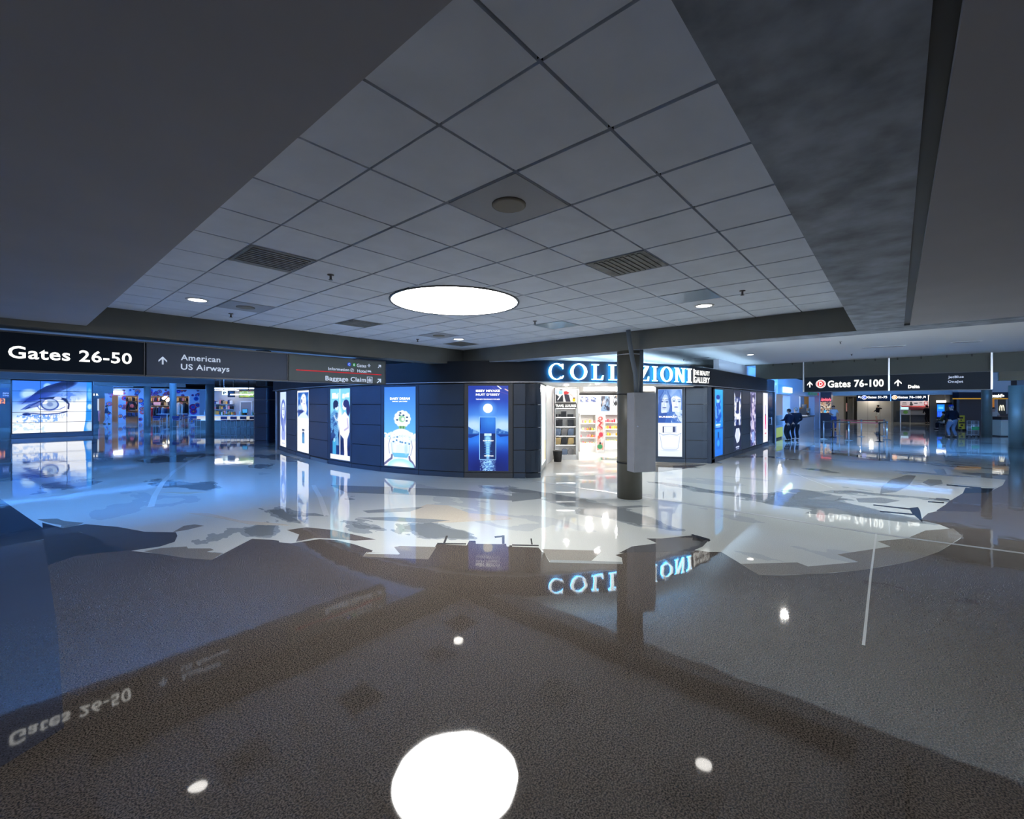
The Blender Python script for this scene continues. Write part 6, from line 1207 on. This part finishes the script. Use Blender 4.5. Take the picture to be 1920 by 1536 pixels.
for x in (-.22, .22): MB().box(x-.02, x+.02, -.15, .15, 0, .12).build('foot', BLACK, t)
# ------------------------------------------------------------------ people
def skin_mesh(name, verts, edges, root=0, sub=1):
    """a continuous surface grown over a skeleton of (position, radius) joints"""
    me = bpy.data.meshes.new(name); bm = bmesh.new(); ly = bm.verts.layers.skin.verify()
    vs = []
    for i, (p, r) in enumerate(verts):
        v = bm.verts.new(p); rr = r if isinstance(r, tuple) else (r, r); v[ly].radius = rr; v[ly].use_root = (i == root); vs.append(v)
    for a, b in edges: bm.edges.new((vs[a], vs[b]))
    bm.to_mesh(me); bm.free()
    o = bpy.data.objects.new(name, me); COL.objects.link(o)
    sk = o.modifiers.new('skin', 'SKIN'); sk.use_smooth_shade = True
    sb = o.modifiers.new('sub', 'SUBSURF'); sb.levels = sub; sb.render_levels = sub
    dg = bpy.context.evaluated_depsgraph_get(); m2 = bpy.data.meshes.new_from_object(o.evaluated_get(dg)); bpy.data.objects.remove(o); bpy.data.meshes.remove(me)
    return m2
def ik(a, b, l1, l2, hint):
    a, b = Vector(a), Vector(b); d = b-a; L = min(d.length, (l1+l2)*.995); dn = d.normalized(); b = a+dn*L
    x = (l1*l1-l2*l2+L*L)/(2*L); h = math.sqrt(max(0, l1*l1-x*x)); hv = Vector(hint); hv = (hv-dn*hv.dot(dn)).normalized()
    return a+dn*x+hv*h, b
def mesh_append(mb, me, m):
    o = len(mb.v); mb.v += [tuple(v.co) for v in me.vertices]
    for p in me.polygons: mb.f.append([i+o for i in p.vertices]); mb.m.append(m); mb.sm.append(True)
    bpy.data.meshes.remove(me)
def person(name, label, loc, rz, H=1.7, lean=0, hands=None, feet=None, skin=(.5, .3, .22), top=(.02, .03, .07), legs=(.01, .01, .015), hair=(.01, .008, .008), shoe=(.01, .01, .01), sleeve=1.0, hat=None, shorts=False, longhair=False, headturn=0, headtilt=0, stout=1.0, sit=False):
    """figure facing +y at its feet; hands/feet are targets in its own frame for a 1.7 m body"""
    t = thing(name, label, 'person', loc, rz); s = H/1.7; t.scale = (s, s, s); k = stout
    R = Matrix.Rotation(lean, 3, 'X'); pel = Vector((0, 0, .93 if not sit else .52)); up = lambda x, y, z: pel+R @ Vector((x, y, z-.93))
    J = dict(pel=pel, sp=up(0, .01, 1.10), ch=up(0, .0, 1.30), nb=up(0, -.02, 1.43), nk=up(0, .0, 1.49))
    Rh = Matrix.Rotation(lean*.4+headtilt, 3, 'X') @ Matrix.Rotation(headturn, 3, 'Z'); hd_ = lambda x, y, z: J['nk']+Rh @ Vector((x, y, z-1.49))
    hands = hands or {1: (.26, .08, .82), -1: (-.26, .08, .82)}; feet = feet or {1: (.10, 0, 0), -1: (-.10, 0, 0)}
    V = [(J['pel'], (.128*k, .092*k)), (J['sp'], (.118*k, .085*k)), (J['ch'], (.15*k, .095*k)), (J['nb'], (.085, .075)), (J['nk'], (.052, .055)), (hd_(0, .015, 1.56), (.066, .078)), (hd_(0, .015, 1.63), (.072, .09)), (hd_(0, .0, 1.685), (.05, .062))]
    E = [(0, 1), (1, 2), (2, 3), (3, 4), (4, 5), (5, 6), (6, 7)]; parts = {}
    fing = []
    for sd in (1, -1):
        sh = up(.175*sd*k, -.01, 1.385); el, wr = ik(sh, hands[sd], .29, .25, (sd*.6, -1, -.2)); dr = (wr-el).normalized(); hd2 = wr+dr*.075
        b = len(V); V += [(sh, .062), (el, .045), (wr, (.03, .026)), (hd2, (.04, .02))]; E += [(2, b), (b, b+1), (b+1, b+2), (b+2, b+3)]; parts['arm%d' % sd] = (sh, el, wr)
        sdv = dr.cross(Vector((0, 0, 1))); sdv = sdv.normalized() if sdv.length > .1 else Vector((0, 1, 0)); pn = sdv.cross(dr)
        for q, (off, ln) in enumerate(((-.027, .055), (-.009, .068), (.009, .064), (.027, .05))):
            p0 = hd2+sdv*off; p1 = p0+dr*ln*.55; p2 = p1+(dr*.8-pn*.6*sd).normalized()*ln*.5; fing.append([(p0, .010), (p1, .009), (p2, .008)])
        p0 = wr+dr*.03+sdv*.03; p1 = p0+(sdv*.7+dr*.7).normalized()*.035; fing.append([(p0, .011), (p1, .010), (p1+dr*.028, .008)])
        hp = pel+Vector((.09*sd*k, 0, -.04)); an = Vector(feet[sd])+Vector((0, -.02, .09)); kn, an = ik(hp, an, .43, .42, (0, 1, .05)); b = len(V)
        V += [(hp, .082*k), (kn, .056), (an, .042), (an+Vector((0, .06, -.045)), (.045, .035)), (an+Vector((0, .15, -.06)), (.042, .026))]; E += [(0, b), (b, b+1), (b+1, b+2), (b+2, b+3), (b+3, b+4)]; parts['leg%d' % sd] = (hp, kn, an)
    mb = MB(); mesh_append(mb, skin_mesh('b', V, E), 0)
    for ch in fing: mesh_append(mb, skin_mesh('f', ch, [(0, 1), (1, 2)], 0, 1), 0)
    # face: nose, ears, eyes, mouth
    M = Matrix.Translation(J['nk']) @ Rh.to_4x4() @ Matrix.Translation((0, 0, -1.49))
    mb.ball((0, .105, 1.595), (.011, .018, .02), 8, 0, M).ball((.076, .005, 1.60), (.01, .02, .03), 8, 0, M).ball((-.076, .005, 1.60), (.01, .02, .03), 8, 0, M).ball((.028, .092, 1.62), (.012, .008, .008), 8, 1, M).ball((-.028, .092, 1.62), (.012, .008, .008), 8, 1, M).ball((0, .094, 1.562), (.024, .008, .007), 8, 2, M)
    mb.build('body', [mat('skin_%.2f' % skin[0], skin, .55), BLACK, mat('lips', (.35, .12, .10), .5)], t)
    cl = lambda nm, c: mat('wear_%s_%.2f_%.2f_%.2f' % (nm, *c), c, .85, spec=.15)
    # shirt or jacket over trunk and arms
    v = [(J['pel']+Vector((0, 0, -.07 if not sit else 0)), (.178*k, .142*k)), (J['sp'], (.164*k, .13*k)), (J['ch'], (.185*k, .13*k)), (J['nb'], (.10, .092))]; e = [(0, 1), (1, 2), (2, 3)]
    for sd in (1, -1):
        sh, el, wr = parts['arm%d' % sd]; b = len(v); v += [(sh, .076), (el, .06)]; e += [(2, b), (b, b+1)]
        if sleeve > .6: v.append((el+(wr-el)*.92, .045)); e.append((b+1, b+2))
        else: v[b+1] = (sh+(el-sh)*.7, .07)
    o = MB(); mesh_append(o, skin_mesh('s', v, e), 0); o.build('jacket' if sleeve > .6 else 'shirt', cl('top', top), t)
    v = [(J['pel']+Vector((0, 0, .0)), (.162*k, .125*k)), (J['pel']+(J['sp']-J['pel'])*.7, (.145*k, .112*k))]; e = [(0, 1)]
    for sd in (1, -1):
        hp, kn, an = parts['leg%d' % sd]; b = len(v); v += [(hp+Vector((0, 0, -.05)), .103*k), (kn, .076+.012*(k-1))]; e += [(0, b), (b, b+1)]
        if shorts: v[b+1] = (hp+(kn-hp)*.75, .11)
        else: v.append((an+Vector((0, 0, .0)), .066)); e.append((b+1, b+2))
    o = MB(); mesh_append(o, skin_mesh('t', v, e), 0); o.build('shorts' if shorts else 'trousers', cl('leg', legs), t)
    for sd in (1, -1):
        an = parts['leg%d' % sd][2]; o = MB(); mesh_append(o, skin_mesh('sh', [(an+Vector((0, -.025, -.05)), (.05, .04)), (an+Vector((0, .07, -.055)), (.055, .035)), (an+Vector((0, .17, -.065)), (.046, .026))], [(0, 1), (1, 2)]), 0); o.build('shoe', cl('shoe', shoe), t)
    o = MB(); o.ball((0, -.018, 1.655), (.088, .1, .075), 14, 0, M).ball((0, -.05, 1.61), (.08, .07, .085), 12, 0, M)
    if longhair: o.ball((0, -.055, 1.53), (.085, .06, .13), 12, 0, M)
    o.build('hair', cl('hair', hair), t)
    if hat:
        o = MB(); o.lathe([(.1, 1.655), (.102, 1.70), (.09, 1.74), (.05, 1.765), (.01, 1.77)], 18, 0, (0, 0), M).lathe([(.1, 1.65), (.105, 1.655), (.1, 1.66)], 18, 0, (0, 0), M).ball((0, .13, 1.665), (.075, .07, .01), 12, 0, M); o.build('cap', cl('hat', hat), t)
    return t
def face_to(px): return CAMR+PI*0
AW = CAMR      # facing away from the camera
person('person', 'person with dark curly hair in navy jacket looking down at held object', (*G(1479, 827.5), 0), AW+.45, 1.60, .06, {1: (.12, .34, 1.12), -1: (-.12, .32, 1.10)}, skin=(.22, .12, .08), top=(.005, .007, .02), legs=(.008, .008, .014), headtilt=-.35, stout=1.3)
person('person', 'person with short grey hair in dark clothes standing beside the curly haired one', (*G(1491.5, 826), 0), AW-.25, 1.66, 0, {1: (.2, .2, .98), -1: (-.24, .05, .86)}, skin=(.5, .32, .25), top=(.005, .006, .013), legs=(.008, .008, .014), hair=(.18, .19, .2), headturn=.5, stout=1.25)
person('person', 'man in blue cap, dark jacket and grey trousers leaning on the cart', (*G(1786, 820.5), 0), AW, 1.76, -.12, {1: (.60, .26, .98), -1: (-.22, .25, .9)}, {1: (.17, 0, 0), -1: (-.17, .02, 0)}, skin=(.45, .28, .22), top=(.004, .006, .015), legs=(.12, .16, .24), hair=(.15, .15, .16), shoe=(.01, .01, .015), hat=(.01, .03, .3), stout=1.3)
person('person', 'person in white and blue shirt standing behind the queue barrier', (*G(1563, 806), 0), AW+2.6, 1.7, 0, {1: (.1, .25, 1.1), -1: (-.28, .1, .95)}, skin=(.5, .32, .25), top=(.5, .62, .75), legs=(.03, .08, .3), hair=(.01, .01, .01), sleeve=.4)
person('person', 'person in black top and white shorts with one arm stretched sideways', (*G(1645.5, 791.5), 0), AW+.3, 1.7, .05, {1: (.66, .1, 1.36), -1: (-.4, .1, 1.05)}, {1: (.08, .1, 0), -1: (-.1, -.05, 0)}, skin=(.45, .25, .15), top=(.012, .012, .012), legs=(.55, .52, .45), shorts=True, hair=(.01, .008, .006), sleeve=1)
person('person', 'dark clothed person bending forward at the far restaurant', (*G(1739.5, 794.5), 0), AW-.2, 1.7, -.25, {1: (.15, .35, .95), -1: (-.15, .35, .95)}, skin=(.3, .18, .12), top=(.008, .008, .01), legs=(.006, .006, .008), stout=1.15)
person('person', 'seated person with dark hair on the chair beside the man in the cap', (*G(1771, 806), 0), AW+.4, 1.7, -.1, {1: (.2, .3, .7), -1: (-.2, .3, .7)}, {1: (.12, .42, 0), -1: (-.12, .42, 0)}, skin=(.4, .25, .2), top=(.05, .05, .02), legs=(.01, .01, .015), sit=True)
person('person', 'food worker in light apron behind the food counter', (*atd(1863, 27.0), 0), AW+PI-.3, 1.62, 0, {1: (.2, .28, 1.05), -1: (-.2, .28, 1.05)}, skin=(.4, .24, .17), top=(.45, .4, .35), legs=(.02, .02, .03), sleeve=.4)
person('person', 'person in dark coat and pale trousers walking right of the video wall', (*onv(199, 54)[:1], 54, 0), AW-.8, 1.7, -.1, {1: (.25, .3, .95), -1: (-.2, .35, 1.0)}, {1: (.08, .15, 0), -1: (-.08, -.15, 0)}, skin=(.4, .25, .2), top=(.02, .025, .05), legs=(.35, .4, .5))
